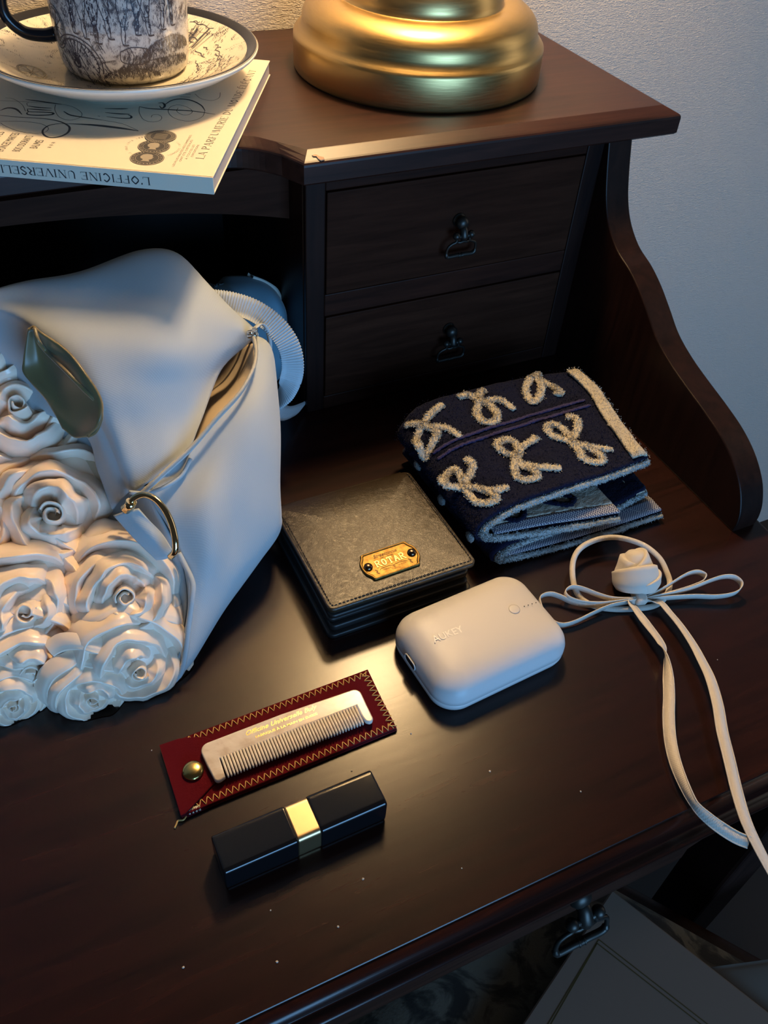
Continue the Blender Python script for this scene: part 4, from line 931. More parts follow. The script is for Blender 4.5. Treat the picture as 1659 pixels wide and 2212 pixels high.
# ================================================================ leather wallet
wal = thing('leather_wallet', 'dark bronze brown leather bifold wallet with a riveted brass plate', 'wallet', (-.018, -.164, 0), math.radians(.6))
WW, WD = .1015, .099
def curved(vf, k=.00030):
    out = []
    for v in vf[0]:
        q = (v.y / (WD / 2)); out.append(Vector((v.x, v.y, v.z - .012 * max(0, q - .35) ** 2 * (1 if v.z > .012 else 0) + .0006 * math.cos(v.x / WW * PI))))
    return out, vf[1]
def slab(w, d, z0, z1, rad, dx=0, dy=0, e=.0008, nx=12):
    V, F = rstack(w, d, rad, [(e, z0), (0, z0 + e), (0, z1 - e), (e * .4, z1 - e * .25), (e * 1.3, z1), (.005, z1 + .00015), (.010, z1 + .0003), (.015, z1 + .0003), (.02, z1 + .0003), (.025, z1 + .0003), (.03, z1 + .0003), (.036, z1 + .0003), (.042, z1 + .0003), (.0485, z1 + .0003)])
    return [v + Vector((dx, dy, 0)) for v in V], F
mk('outer_cover', *curved(slab(WW, WD, .0248, .0288, .0045)), M_LEATHER, wal, local=True)
mk('outer_cover', *slab(WW, WD, 0, .0040, .0045, 0, -.0005), M_LEATHEDGE, wal, local=True)
mk('fold_spine', *xf(tube([(x, 0, 0) for x in (-WW / 2 + .003, -.03, 0, .03, WW / 2 - .003)], .0108, 20, flat=.35), Matrix.Translation((0, WD / 2 - .003, .0118)) @ Matrix.Rotation(PI / 2, 4, 'X')), M_LEATHER, wal, local=True)
for z0, z1, dw, dy in ((.0043, .0098, .004, -.0022), (.0101, .0140, .003, .0010), (.0143, .0186, .004, -.0008), (.0189, .0245, .0026, .0005)):
    mk('card_pocket', *slab(WW - dw, WD - dw - .004, z0, z1, .004, 0, dy, .0010), M_LEATHEDGE, wal, local=True)
L = []
def zt(x, y): q = y / (WD / 2); return .0291 - .012 * max(0, q - .35) ** 2 + .0006 * math.cos(x / WW * PI)
pathp = [(-WW / 2 + .0026, y) for y in [WD / 2 - .004 - .0026 * k for k in range(36)]] + [(x, -WD / 2 + .0028) for x in [-WW / 2 + .0040 + .0026 * k for k in range(37)]] + [(WW / 2 - .0026, y) for y in [-WD / 2 + .004 + .0026 * k for k in range(36)]]
for (x, y), (x2, y2) in zip(pathp, pathp[1:]):
    d = Vector((x2 - x, y2 - y)); 
    if d.length > .004: continue
    a = Vector((x, y)) + d * .12; b = Vector((x, y)) + d * .85; z = zt(x, y) - .0003
    L.append(tube([(a.x, a.y, z - .0003), (a.x * .7 + b.x * .3, a.y * .7 + b.y * .3, z + .0004), (a.x * .3 + b.x * .7, a.y * .3 + b.y * .7, z + .0004), (b.x, b.y, z - .0003)], .00036, 5))
mk('stitching', *flatten(L), M_THREADD, wal, local=True, kind='stuff')
# brass plate
PC = Matrix.Translation((-.0182 + .018 - .0003, -.1918 + .164, .0293)) @ Matrix.Rotation(math.radians(1.2), 4, 'Z')
def plate_outline(s=0.):
    q = [(-.0150, .0108), (.0150, .0108), (.0162, .0100), (.0166, .0086), (.0176, .0070), (.0190, .0050), (.0196, .0022), (.0197, 0)]
    q2 = [(x, -y) for x, y in reversed(q[1:-1])]
    right = [(.008, .0108), (.0125, .0108)] + q[1:] + q2 + [(.0150, -.0108), (.0125, -.0108), (.008, -.0108)]
    left = [(-x, -y) for x, y in right]
    pts = right + left
    return [(x - s * (1 if x > 0 else -1), y - s * (1 if y > 0 else -1) * (abs(y) > .0004)) for x, y in pts]
bm = bmesh.new(); lev = []
for s, z in ((.0, 0), (0, .0012), (.0003, .00165), (.0008, .00175), (.0012, .0015), (.0015, .00105)):
    pts = plate_outline(s); pts = [(p.x, p.y) for p in crom([(x, y, 0) for x, y in pts], 3, True)]
    lev.append([bm.verts.new(PC @ Vector((x, y, z))) for x, y in pts])
for A, B in zip(lev, lev[1:]):
    for k in range(len(A)): bm.faces.new((A[k], B[k], B[(k + 1) % len(A)], A[(k + 1) % len(A)]))
bm.faces.new(lev[0]); bm.faces.new(list(reversed(lev[-1]))); bmesh.ops.recalc_face_normals(bm, faces=bm.faces[:])
pl = mk('name_plate', *bm_out(bm), M_PLATE, wal, local=True, label='riveted brass name plate')
for x in (-.0153, .0153):
    mk('rivet', *xf(lathe([(.0029, 0), (.0029, .0006), (.0027, .0013), (.0021, .0020), (.0012, .0024), (.0001, .0025)], 24), PC @ Matrix.Translation((x, 0, .0010))), M_RIVET, pl, local=True)
pf = lambda z: (lambda u, v: PC @ Vector((u, v, z)))
# slab lettering built from strokes, raised with a dark outline
SLAB = {'R': [[(0, 0), (0, 1)], [(0, 1), (.42, 1), (.6, .78), (.42, .52), (0, .5)], [(.28, .5), (.66, 0)], [(-.14, 0), (.16, 0)], [(-.14, 1), (.1, 1)], [(.52, 0), (.8, 0)]],
        'O': [[(.3, 1), (.04, .75), (.04, .25), (.3, 0), (.56, .25), (.56, .75), (.3, 1)]],
        'T': [[(.32, 0), (.32, 1)], [(-.06, 1), (.70, 1)], [(-.06, 1), (-.06, .78)], [(.70, 1), (.70, .78)], [(.16, 0), (.48, 0)]],
        'A': [[(.0, 0), (.32, 1)], [(.32, 1), (.66, 0)], [(.14, .34), (.54, .34)], [(-.13, 0), (.15, 0)], [(.5, 0), (.8, 0)]]}
def slab_word(s, x0, w, h, y0, wd, fn):
    L = []; st = w / len(s)
    for i, c in enumerate(s):
        for q in SLAB[c]: L.append(stroke([(x0 + (i + .16) * st + p[0] * st * .92, y0 + p[1] * h) for p in q], wd, fn, 4, len(q) > 3))
    return L
mk('raised_lettering', *flatten(slab_word('ROTAR', -.0104, .0212, .0047, -.0022, .00135, pf(.00112))), M_PLATED, pl, smooth=False, local=True, label='dark outline of the word ROTAR')
L = slab_word('ROTAR', -.0104, .0212, .0047, -.0022, .00072, pf(.00135))
def ptext(s, x0, x1, y, h, z=.00125, **k): V, F = fit_text(s, x0, x1, h, **k); return [PC @ Vector((v.x, v.y + y, z)) for v in V], F
mk('raised_lettering', *flatten(L), M_PLATE2, pl, smooth=False, local=True)
L = [ptext('Streetcircus', -.0088, .0078, .0052, .0026, shear=.35, bold=.012), ptext('CREATED BY', -.0050, .0042, .0033, .0010), ptext('ORIGINAL', -.0078, -.0016, -.0060, .0011), ptext('QUALITY', .0026, .0084, -.0060, .0011), ptext('TOKYO', -.0022, .0034, -.0078, .0012),
     stroke([(-.0095, -.0052), (-.0085, -.0042), (-.005, -.0038), (-.001, -.0041), (.0003, -.0046)], .0003, pf(.00125)), stroke([(.0003, -.0046), (.0016, -.0041), (.005, -.0038), (.0085, -.0042), (.0097, -.0052)], .0003, pf(.00125)),
     stroke([(.0003, -.0044), (-.0002, -.0056), (.0003, -.0061), (.0008, -.0056), (.0003, -.0044)], .00028, pf(.00125))]
for q in (-1, 1):
    x = q * .0117; L.append(stroke([(x - .0007, -.0036), (x + .0005, -.0052), (x - .0004, -.0058), (x + .0007, -.0074)], .0007, pf(.00125)))
mk('stamped_lettering', *flatten(L), M_PLATED, pl, smooth=False, local=True)

# ================================================================ folded towel
tow = thing('face_towel', 'folded navy terry towel patterned with cream bows beside the wallet', 'towel', (.12, -.135, 0))
def fold_sheet(front, back, ny, nx=8, bulge=.0):
    f = crom(V3(front), nx); b = crom(V3(back), nx); return [[f[i].lerp(b[i], j / ny) + Vector((0, 0, bulge * math.sin(PI * j / ny))) for j in range(ny + 1)] for i in range(len(f))]
C1F = [(186, -182, 41), (165, -184.5, 42), (144, -186, 42.5), (107, -187, 42.5), (75, -188, 41.5), (55, -189.5, 37.5), (47.5, -190.5, 31), (50, -191.5, 25), (62, -192.5, 22), (90, -196, 21), (120, -201, 21), (150, -206, 21.5)]
C1B = [(199, -76, 39), (170, -73, 41), (139, -71, 42), (82, -71, 42), (58, -74, 40.5), (47, -79, 35), (43.5, -80, 29), (47, -80, 23.5), (60, -80, 21.5), (90, -80, 21), (120, -81, 21), (150, -82, 21)]
C2F = [(186, -190, 18.5), (165, -194, 17), (144, -196, 16.5), (107, -197, 15.5), (75, -197, 15), (60, -198, 12.5), (57, -198.5, 9.5), (60, -199, 6.8), (72, -200, 5.2), (100, -202, 4.8), (145, -203, 4.8), (194, -203.5, 5.4)]
C2B = [(192, -86, 18), (165, -84, 17), (144, -82, 16.5), (107, -80, 16), (70, -80, 15.5), (52, -80, 13), (48, -80, 10), (51, -80, 7), (66, -80, 5.2), (100, -80, 4.8), (145, -82, 4.8), (192, -84, 5.2)]
fuzz = lambda v: noise.noise(v * 420) * .0007 + noise.noise(v * 1100) * .0004 + noise.noise(v * 45) * .0009
P1 = fold_sheet(C1F, C1B, 60, 9); P2 = fold_sheet(C2F, C2B, 50, 7)
def flip(P): return [list(reversed(r)) for r in P]
V1, F1 = sheet(flip(P1), .0034, fuzz)
TR = random.Random(3)
def tufts(vf, n, ln=.0016, w=.00030):
    """short terry loops standing on a surface, as thin triangles"""
    V0, F0 = vf; V = list(V0); F = list(F0)
    for _ in range(n):
        f = F0[TR.randrange(len(F0))]
        if len(f) > 4: continue
        a, b, c = (Vector(V0[k]) for k in f[:3]); nn = (b - a).cross(c - a)
        if nn.length < 1e-14: continue
        nn.normalize(); u, v = TR.random(), TR.random(); p = a + (b - a) * u + (c - a) * v
        d = (nn * 1.0 + Vector((TR.uniform(-1, 1), TR.uniform(-1, 1), TR.uniform(-.6, .8))) * .75).normalized() * ln * TR.uniform(.5, 1.2)
        s = d.cross(Vector((TR.uniform(-1, 1), TR.uniform(-1, 1), TR.uniform(-1, 1)))).normalized() * w
        k = len(V); V += [p - s, p + s, p + d + s * .5, p + d - s * .5]; F.append((k, k + 1, k + 2, k + 3))
    return V, F
mk('upper_fold', *tufts((V1, F1), 26000, .0012, .00022), M_NAVY, tow)
mk('lower_fold', *sheet(flip(P2), .0028, fuzz), M_NAVY, tow)
tree = BVHTree.FromPolygons(V1, F1)
def drape(x, y, h=.0012):
    r = tree.ray_cast(Vector((x, y, .2)), Vector((0, 0, -1)))
    return (r[0] if r[0] else Vector((x, y, .0415))) + Vector((0, 0, h))
def fuzzy(vf, a=.0009):
    return [Vector(v) + Vector((noise.noise(Vector(v) * 900), noise.noise(Vector(v) * 900 + Vector((7, 0, 0))), noise.noise(Vector(v) * 900 + Vector((0, 9, 0))))) * a * 1.3 for v in vf[0]], vf[1]
def soft_line(pts, r, flat=.6, a=.0009, closed=False):
    P = crom(pts, 10, closed); n = len(P)
    return fuzzy(tube(P, r, 10, closed, radii=[r * (.82 + .25 * noise.noise(p * 600)) * (1 if closed or 1 < i < n - 2 else .75) for i, p in enumerate(P)], flat=flat, up=(0, 0, 1)), a)
for b in BOWS:
    L = []
    for i, l in enumerate(b):
        pts = [drape(x / 1000, y / 1000) for x, y in l]
        L.append(soft_line(pts, .0034, .40, .0005, closed=len(l) > 5))
    mk('bow_motif', *tufts(flatten(L), 2800, .0013), M_CREAM, tow)
for y0, y1 in ((-.1195, -.1115), (-.1262, -.1185)):
    pts = [drape(.044 + .139 * t, y0 + (y1 - y0) * t, .0008) for t in [.03 + .95 * k / 13 for k in range(14)]]
    mk('violet_stripe', *soft_line(pts, .0017, .6, .0005), M_VIOLET, tow)
# cream border along the right edge of the upper layer
pts = [drape(.1905 + .0 * k, -.0775 - .1035 * k / 9, .0007) for k in range(10)]
P = []
for k in range(15):
    t = k / 14; y = -.077 - .1045 * t; xr = .1985 + .0025 * math.sin(PI * min(1, t * 2.2)) - .0135 * max(0, t - .25) / .75
    P.append([drape(xr - .0125 * (1 - s / 5), y, .0012) if s < 5 else Vector((xr + .0008, y, .0375)) for s in range(6)])
mk('cream_border', *tufts(sheet(P, .0022, lambda v: fuzz(v) * .7), 3500, .0009, .0002), M_CREAM, tow)
# hem edges, plaid hems, cream reverse side of the inner layers
f1 = crom(V3([(186, -183.5, 40.5)] + [(x, y - 1.0, z - 1.2) for x, y, z in C1F[1:5]] + [(55, -191, 35.5), (49, -192, 30.5), (51.5, -193, 25.5), (62, -194, 21.5), (90, -198, 19.5), (120, -203, 19.3), (150, -207.5, 19.8)]), 10)
mk('hem_edge', *tufts(fuzzy(tube(f1, .0024, 10, radii=[.0024 * (.9 + .2 * noise.noise(p * 500)) for p in f1]), .0006), 5500, .0010), M_PALE, tow)
f2 = crom(V3([(186, -191, 17)] + [(x, y - 1, z - .6) for x, y, z in C2F[1:4]] + [(75, -198, 13.5), (62, -199.5, 11), (59.5, -200, 8.5), (62, -200.5, 6.4), (72, -201, 4.8), (100, -203, 3.6), (145, -204.5, 3.6), (194, -205, 4.2)]), 10)
mk('hem_edge', *tufts(fuzzy(tube(f2, .0021, 10, radii=[.0020 * (.9 + .2 * noise.noise(p * 500)) for p in f2]), .0006), 5500, .0010), M_PALE, tow)
def band(f, inner, z, th=.0009, wob=None): return sheet([[mm(x, y, z_) for x, y, z_ in r] for r in (inner, f)], th, wob)
in1 = [(57, -168, 25), (75, -168, 25.0), (100, -170, 25.0), (125, -172, 25.2), (148, -174, 25.4)]
mid1 = [(58, -185.5, 25.2), (75, -187, 25.2), (100, -190, 25.2), (125, -194, 25.3), (149, -198.5, 25.4)]
out1 = [(58, -192.5, 24.6), (75, -194.2, 24.0), (100, -197.5, 23.6), (125, -202, 23.4), (150.5, -206, 23.6)]
mk('reverse_side', *sheet(grid_pts([V3(in1), V3(mid1)], 12, 14), .0012, fuzz), M_CREAM, tow)
mk('woven_hem', *sheet(grid_pts([V3(mid1), V3(out1)], 10, 4), .0012, wobble(300, .0003)), M_PLAID, tow)
mk('woven_hem', *sheet(grid_pts([V3([(140, -174, 25.9), (140.5, -197, 25.8)]), V3([(149.5, -174, 25.6), (151.5, -205.5, 24.0)])], 10, 4), .0012, wobble(300, .0003)), M_PLAID, tow)
b5 = [Vector(p) for p in V3([(70, -181, 26.6), (76, -187, 26.6), (84, -186, 26.6), (88, -180, 26.6)])]
mk('bow_motif', *fuzzy(tube(crom(b5, 8), .0024, 8, flat=.5, up=(0, 0, 1)), .0009), M_NAVY, tow)
b6 = [Vector(p) for p in V3([(104, -178, 26.6), (112, -184, 26.6), (120, -188, 26.6), (126, -184, 26.6), (122, -178, 26.6)])]
mk('bow_motif', *fuzzy(tube(crom(b6, 8), .0026, 8, flat=.5, up=(0, 0, 1)), .0009), M_NAVY, tow)
out2 = [(66, -199.8, 7.6), (90, -201.2, 7.2), (120, -202.6, 7.0), (160, -203.4, 7.2), (194, -203.6, 7.8)]
in2 = [(66, -188, 8.0), (90, -190, 7.8), (120, -191, 7.8), (160, -191, 8.0), (193.5, -190, 8.4)]
mk('woven_hem', *sheet(grid_pts([V3(in2), V3(out2)], 10, 4), .0012, wobble(300, .0003)), M_PLAID, tow)
mk('woven_hem', *sheet(grid_pts([V3([(183, -150, 8.6), (183.5, -192, 8.6)]), V3([(193, -150, 8.6), (194.5, -203, 8.4)])], 10, 4), .0012, wobble(300, .0003)), M_PLAID, tow)
mk('cream_border', *sheet(grid_pts([V3([(176, -150, 20.0), (175, -192, 20.2)]), V3([(191, -150, 19.4), (187, -191, 19.8)])], 10, 4), .0014, fuzz), M_CREAM, tow)
for x, y, z in ((45.5, -105, 17), (45.0, -127, 31), (46, -142, 15), (47.5, -168, 28), (48, -180, 14)):
    bm = bmesh.new(); bmesh.ops.create_icosphere(bm, subdivisions=3, radius=1)
    for v in bm.verts: v.co = mm(x, y, z) + Vector((v.co.x * .0022, v.co.y * .0042, v.co.z * .0034)) * (1 + .3 * noise.noise(v.co * 4 + Vector((x, y, z))))
    mk('bow_motif', *bm_out(bm), M_PALE, tow)

# ================================================================ power bank
pb = thing('power_bank', 'worn white rounded power bank lying in front of the wallet', 'power bank', (.0142, -.2555, 0), math.radians(4.6))
PW, PD = .0945, .0675
pbp = [(.0075, .0), (.0035, .0008), (.0012, .0028), (.0003, .0058), (.0002, .0080), (.0006, .0082), (.0006, .0086), (.0001, .0088), (.0002, .0125), (.0010, .0160), (.0028, .0194), (.0055, .0219), (.0090, .0235), (.0130, .0243), (.018, .0247), (.025, .0249), (.0315, .0250)]
pbb = mk('shell', *rstack(PW, PD, .0160, pbp, 14), M_PB, pb, local=True)
T = lambda x, y, z: Vector((x, y, z))
def pb_local(x, y, z=.0251):
    v = root_mat(pb).inverted() @ Vector((x, y, z)); return v
bc = pb_local(.0377, -.2522)
V, F = [], []
for k in range(40):
    a = 2 * PI * k / 40; V += [bc + Vector((.00335 * math.cos(a), .00335 * math.sin(a), 0)), bc + Vector((.00352 * math.cos(a), .00352 * math.sin(a), 0))]
for k in range(40): j = (k + 1) % 40; F.append((2 * k, 2 * k + 1, 2 * j + 1, 2 * j))
bt = mk('power_button', *xf(lathe([(.0033, -.0004), (.0033, .00005), (.0030, .00012), (.0001, .00012)], 32), Matrix.Translation(bc)), M_PB, pb, local=True)
mk('button_gap', V, F, M_GREY, bt, local=True)
for k in range(4):
    c = pb_local(.0446 + .00275 * k, -.2526 - .0001 * k); mk('indicator_dot', *xf(lathe([(.00034, -.0002), (.00034, .00006), (.0001, .00006)], 10), Matrix.Translation(c)), M_HOLE, pb, local=True)
tx = pb_local(-.0192, -.2560, .02495); V, F = fit_text('AUKEY', 0, .0205, .0047, bold=.012)
rx = Matrix.Rotation(math.radians(-2.5), 4, 'Z')
mk('lettering', [tx + rx @ v + Vector((0, 0, .00012)) for v in V], F, M_PBW, pb, smooth=False, local=True)
mk('charging_port', *xf(rstack(.0100, .0040, .0018, [(0, -.002), (0, .0009), (.0004, .0010)]), Matrix.Translation((-PW / 2 + .0002, .004, .0128)) @ Matrix.Rotation(-PI / 2, 4, 'Y') @ Matrix.Rotation(PI / 2, 4, 'Z')), M_HOLE, pb, local=True)
mk('port_frame', *tube([(-PW / 2 - .0006, .004 + x, .0128 + y) for x, y in rring(.0112, .0052, .0024, 5)], .0004, 6, True), M_PB, pb, local=True)

# ================================================================ hair tie
ht = thing('hair_tie', 'ivory hair elastic with satin ribbon bow and a fabric rosebud', 'hair tie', (.133, -.258, 0))
mk('elastic_loop', *tube(crom(V3(ELASTIC), 8, True), .0019, 10, True), M_RIBBON, ht)
for l in LOOPS:
    c = crom(V3(l), 8); mk('bow_loop', *strip(c, [Vector((0, -.10, 1)).normalized() * .0048 for _ in c], .00055), M_RIBBON, ht)
def tail(L_, wf):
    c = crom(V3(L_), 8); n = len(c); w = []
    for i in range(n):
        t = (c[min(i + 1, n - 1)] - c[max(i - 1, 0)]).normalized(); side = t.cross(Vector((0, 0, 1))).normalized(); up_ = side.cross(t)
        a, wd = wf(i / (n - 1)); w.append((side * math.cos(a) + up_ * math.sin(a)) * wd)
    return c, w
def wa(t):   # twists on edge, opens, twists again
    tw = [(0, 1.4), (.10, .5), (.18, .25), (.27, .45), (.325, 1.5), (.40, 2.5), (.50, 2.75), (.60, 2.5), (.68, 2.1), (.75, 1.72), (.80, 2.0), (.87, 2.3), (1, 2.4)]
    for (a, x), (b, y) in zip(tw, tw[1:]):
        if t <= b: return x + (y - x) * (t - a) / (b - a), .0066
    return .9, .0066
def wb_(t):
    a = 1.2 * max(0, 1 - t / .12) + .25 + .2 * math.sin(t * 7); return a, .0068
for L_, wf in ((TAIL_A, wa), (TAIL_B, wb_)):
    c, w = tail(L_, wf); tl = mk('ribbon_tail', *strip(c, w, .00055), M_RIBBON, ht)
    for s in (-.42, .42):
        mk('selvedge', *tube([p + q * s * 1.12 + Vector((0, 0, .0001)) for p, q in zip(c, w)], .00042, 6), M_RIBBON, tl)
ky = mm(131.8, -260.4, 5.2)
mk('knot_band', *xf(rstack(.0078, .0110, .002, [(.0006, -.0034), (0, -.0024), (0, .0036), (.0006, .0046), (.0018, .0052)]), frame(ky + Vector((-.001, -.002, 0)), (1, -.25, 0), (.25, 1, .3))), M_RIBBON, ht)
# rosebud: cone of wrapped petals
bx = frame(mm(135.0, -254.0, 4.0), (1, -.28, .05), Vector((.10, .55, .83)).cross(Vector((1, -.28, .05))))
bud = mk('rosebud', *xf(lathe([(.0040, -.001), (.0105, .0005), (.0130, .0035), (.0130, .0075), (.0120, .0115), (.0102, .016), (.0084, .020), (.0068, .0232), (.0046, .0252), (.0001, .0258)], 40), bx), M_BUD, ht)
BP = [(-.001, .0105), (.0035, .0130), (.0075, .0130), (.0115, .0120), (.016, .0102), (.020, .0084), (.0232, .0068), (.0262, .0050)]
def rbud(z):
    for (z0, r0), (z1, r1) in zip(BP, BP[1:]):
        if z <= z1: return r0 + (r1 - r0) * (z - z0) / (z1 - z0)
    return BP[-1][1]
for k, (h0, hs, he, a0, sp2) in enumerate(((.004, .012, .0258, 3.9, 4.2), (.002, .009, .0225, 6.3, 4.4), (.0, .0045, .0175, 2.0, 4.4), (-.001, .0030, .0115, 4.3, 4.6))):
    V = []; F = []; n = 34
    for i in range(n + 1):
        t = i / n; a = a0 + sp2 * t; hh = hs + (he - hs) * math.sin(PI * .80 * t) ** .8; tp = min(1, 7 * t, 7 * (1 - t)); tp = tp * tp * (3 - 2 * tp)
        for q in range(9):
            s = q / 8; z = h0 + (hh - h0) * s
            r = rbud(z) + (.0008 + .0007 * k + .0004 * t + .0010 * max(0, s - .7) * 3.3) * tp - .0004 * (1 - tp)
            V.append(bx @ Vector((r * math.cos(a), r * math.sin(a), z)))
        r = rbud(hh) + (.0006 + .0006 * k) * tp - .0004; V.append(bx @ Vector((r * math.cos(a), r * math.sin(a), hh + .0006)))
        V.append(bx @ Vector(((r - .0006) * math.cos(a), (r - .0006) * math.sin(a), hh - .0010)))
    for i in range(n):
        for q in range(10): a = i * 11 + q; F.append((a, a + 11, a + 12, a + 1))
    mk('petal', *onto((V, F)), M_BUD, bud)

# ================================================================ comb sleeve and comb
slv = thing('comb_sleeve', 'crimson velvet comb sleeve with gold zigzag stitching and brass snap', 'sleeve', (-.118, -.268, 0))
X0, X1, Y0, Y1 = -.1810, -.0555, -.2890, -.2450
def sl_shape(z0, z1, d=0.):
    pts = [(X0 + d, Y1 - .0025), (X0 + .02, Y1 - .0012 - d), ((X0 + X1) / 2, Y1 - .0005 - d), (X1 - d, Y1 + .0008 - d), (X1 - .0008 - d, (Y0 + Y1) / 2), (X1 - d - .001, Y0 + .0016 + d), ((X0 + X1) / 2, Y0 - .0002 + d), (X0 + .02, Y0 - .0012 + d), (X0 + d - .0005, Y0 - .0022 + d)]
    return prism(pts, z0, z1, .0005, 2)
mk('back_panel', *sl_shape(.0001, .0016), M_VELVET, slv)
mk('front_panel', *sl_shape(.0017, .0034, .0003), M_VELVET, slv)
fpts = [(X0 - .0006, Y1 - .0020), (X0 + .010, Y1 - .0022), (X0 + .022, Y1 - .0062), (X0 + .030, Y1 - .014), (X0 + .0318, Y1 - .024), (X0 + .026, Y1 - .0315), (X0 + .0130, Y0 + .0045), (X0 + .0018, Y0 - .0018), (X0 - .0008, Y0 - .002)]
fp2 = [(p.x, p.y) for p in crom([(x, y, 0) for x, y in fpts[1:7]], 4)]
fla = mk('flap', *prism([fpts[0]] + fp2 + fpts[7:], .0036, .0048, .0004), M_VELVET, slv)
mk('snap', *xf(lathe([(.0056, 0), (.0058, .0008), (.0056, .0016), (.0046, .0024), (.0030, .0029), (.0001, .0031)], 36), Matrix.Translation((-.1690, -.2694, .0047))), mat('snap_brass', (.55, .40, .14), .22, 1.0), fla, label='round brass snap button')
L = []
def zig(p0, p1, nrm, n, dep, z):
    p0 = Vector(p0); p1 = Vector(p1); nrm = Vector(nrm)
    for k in range(n):
        a = p0.lerp(p1, k / n); b = p0.lerp(p1, (k + .5) / n) + nrm * dep; c = p0.lerp(p1, (k + 1) / n)
        for u, v in ((a, b), (b, c)):
            m_ = (u + v) / 2; L.append(tube([(u.x, u.y, z - .0003), (u.x * .8 + v.x * .2, u.y * .8 + v.y * .2, z + .0002), (m_.x, m_.y, z + .00028), (u.x * .2 + v.x * .8, u.y * .2 + v.y * .8, z + .0002), (v.x, v.y, z - .0003)], .00028, 5))
zig((X0 + .012, Y1 - .0022), (X1 - .002, Y1 - .0004), (0, -1), 31, .0040, .0034)
zig((X0 + .006, Y0 - .0006), (X1 - .003, Y0 + .0022), (0, 1), 33, .0042, .0034)
zig((X1 - .0008, Y0 + .003), (X1 - .0012, Y1 - .001), (-1, 0), 11, .0046, .0034)
mk('zigzag_stitching', *flatten(L), M_THREADG, slv, kind='stuff')
th = crom(V3([(-179, -290.5, 1.5), (-181, -291.8, 1.2), (-183.5, -291, .8), (-185, -292.6, .6), (-186.2, -294, .5)]), 5)
mk('loose_thread', *tube(th, .0005, 6), M_THREADG, slv)
L = [tube([mm(-178 + k * .9, -290.4 - (k % 2) * .6, 2.5), mm(-177.6 + k * .9, -288.2, 3.4)], .0005, 5) for k in range(8)]
mk('edge_threads', *flatten(L), M_PIPE, slv)
comb = thing('hair_comb', 'pearly horn pocket comb with gold lettering lying on the velvet sleeve', 'comb', (-.115, -.268, .0036))
Z0, Z1 = .0050, .0084
XA, XB, YT, YB = -.1622, -.0676, -.2570, -.2816
yr = lambda x: -.2680 + .0008 * (x + .115) / .047 - .0006
arc = lambda cx, cy, r, a0, a1, n=6: [(cx + r * math.cos(a0 + (a1 - a0) * k / n), cy + r * math.sin(a0 + (a1 - a0) * k / n)) for k in range(n + 1)]
out = arc(XB - .0042, YT - .0044, .0042, 0, PI / 2) + [(-.115, YT + .0004)] + arc(XA + .0048, YT - .0056, .0048, PI / 2, PI)
out += [(XA + .0006, -.2700)] + arc(XA + .0042, YB + .0022, .0024, PI * 1.05, PI * 1.62, 5) + [(XA + .0076, YB + .0008), (XA + .0078, -.276), (XA + .0080, yr(XA + .008))]
out += [(XB - .0058, yr(XB - .006)), (XB - .0056, -.276), (XB - .0050, YB + .0026)] + arc(XB - .0026, YB + .0034, .0022, PI * 1.35, PI * 1.98, 5) + [(XB - .0003, -.270)]
mk('spine', *prism(out, Z0, Z1, .0007, 3), M_HORN, comb)
NT = 46; x0_, x1_ = XA + .0092, XB - .0068; tm = None
for k in range(NT):
    x = x0_ + (x1_ - x0_) * k / (NT - 1); w = .00062; yt = yr(x) + .0012; yb = YB + .0012 + .0016 * (k / NT) - .0008
    if tm is None:
        V = []; pr = [(0, 1.0, 0), (.55, 1.0, 0), (.85, .92, .0001), (.96, .72, .0004), (1.0, .35, .0009)]
        for t, ww, dz in pr:
            y = yt + (yb - yt) * t
            V += [Vector((-w * ww, y - yt, Z0 + dz + .0003)), Vector((-w * ww, y - yt, Z1 - dz - .0004)), Vector((-w * ww * .5, y - yt, Z1 - dz - .0001)), Vector((w * ww * .5, y - yt, Z1 - dz - .0001)), Vector((w * ww, y - yt, Z1 - dz - .0004)), Vector((w * ww, y - yt, Z0 + dz + .0003))]
        F = [(i * 6 + q, i * 6 + (q + 1) % 6, i * 6 + 6 + (q + 1) % 6, i * 6 + 6 + q) for i in range(4) for q in range(6)] + [tuple(range(24, 30)), (5, 4, 3, 2, 1, 0)]
        tm = [v - Vector((0, 0, 0)) for v in V]
        o = mk('tooth', [v - Vector((0, 0, .0036)) for v in tm], F, M_HORN, comb, local=True); tooth0 = o
    else:
        o = tooth0.copy(); COL.objects.link(o); o.parent = comb
    o.location = (x + .115, yt + .268, 0)
V, F = fit_text('Officine Universelle Buly', -.1368, -.0945, .0027, shear=.42, bold=.006)
L = [([Vector((v.x, -.2622 + (v.x + .1368) * .03 + v.y, Z1 + .00008)) for v in V], F)]
V, F = fit_text('FABRIQUÉ À LA MAIN EN SUISSE', -.1325, -.0960, .0014, bold=.008)
L.append(([Vector((v.x, -.2656 + (v.x + .1325) * .02 + v.y, Z1 + .00008)) for v in V], F))
mk('gold_lettering', *flatten(L), M_FOIL, comb, smooth=False)

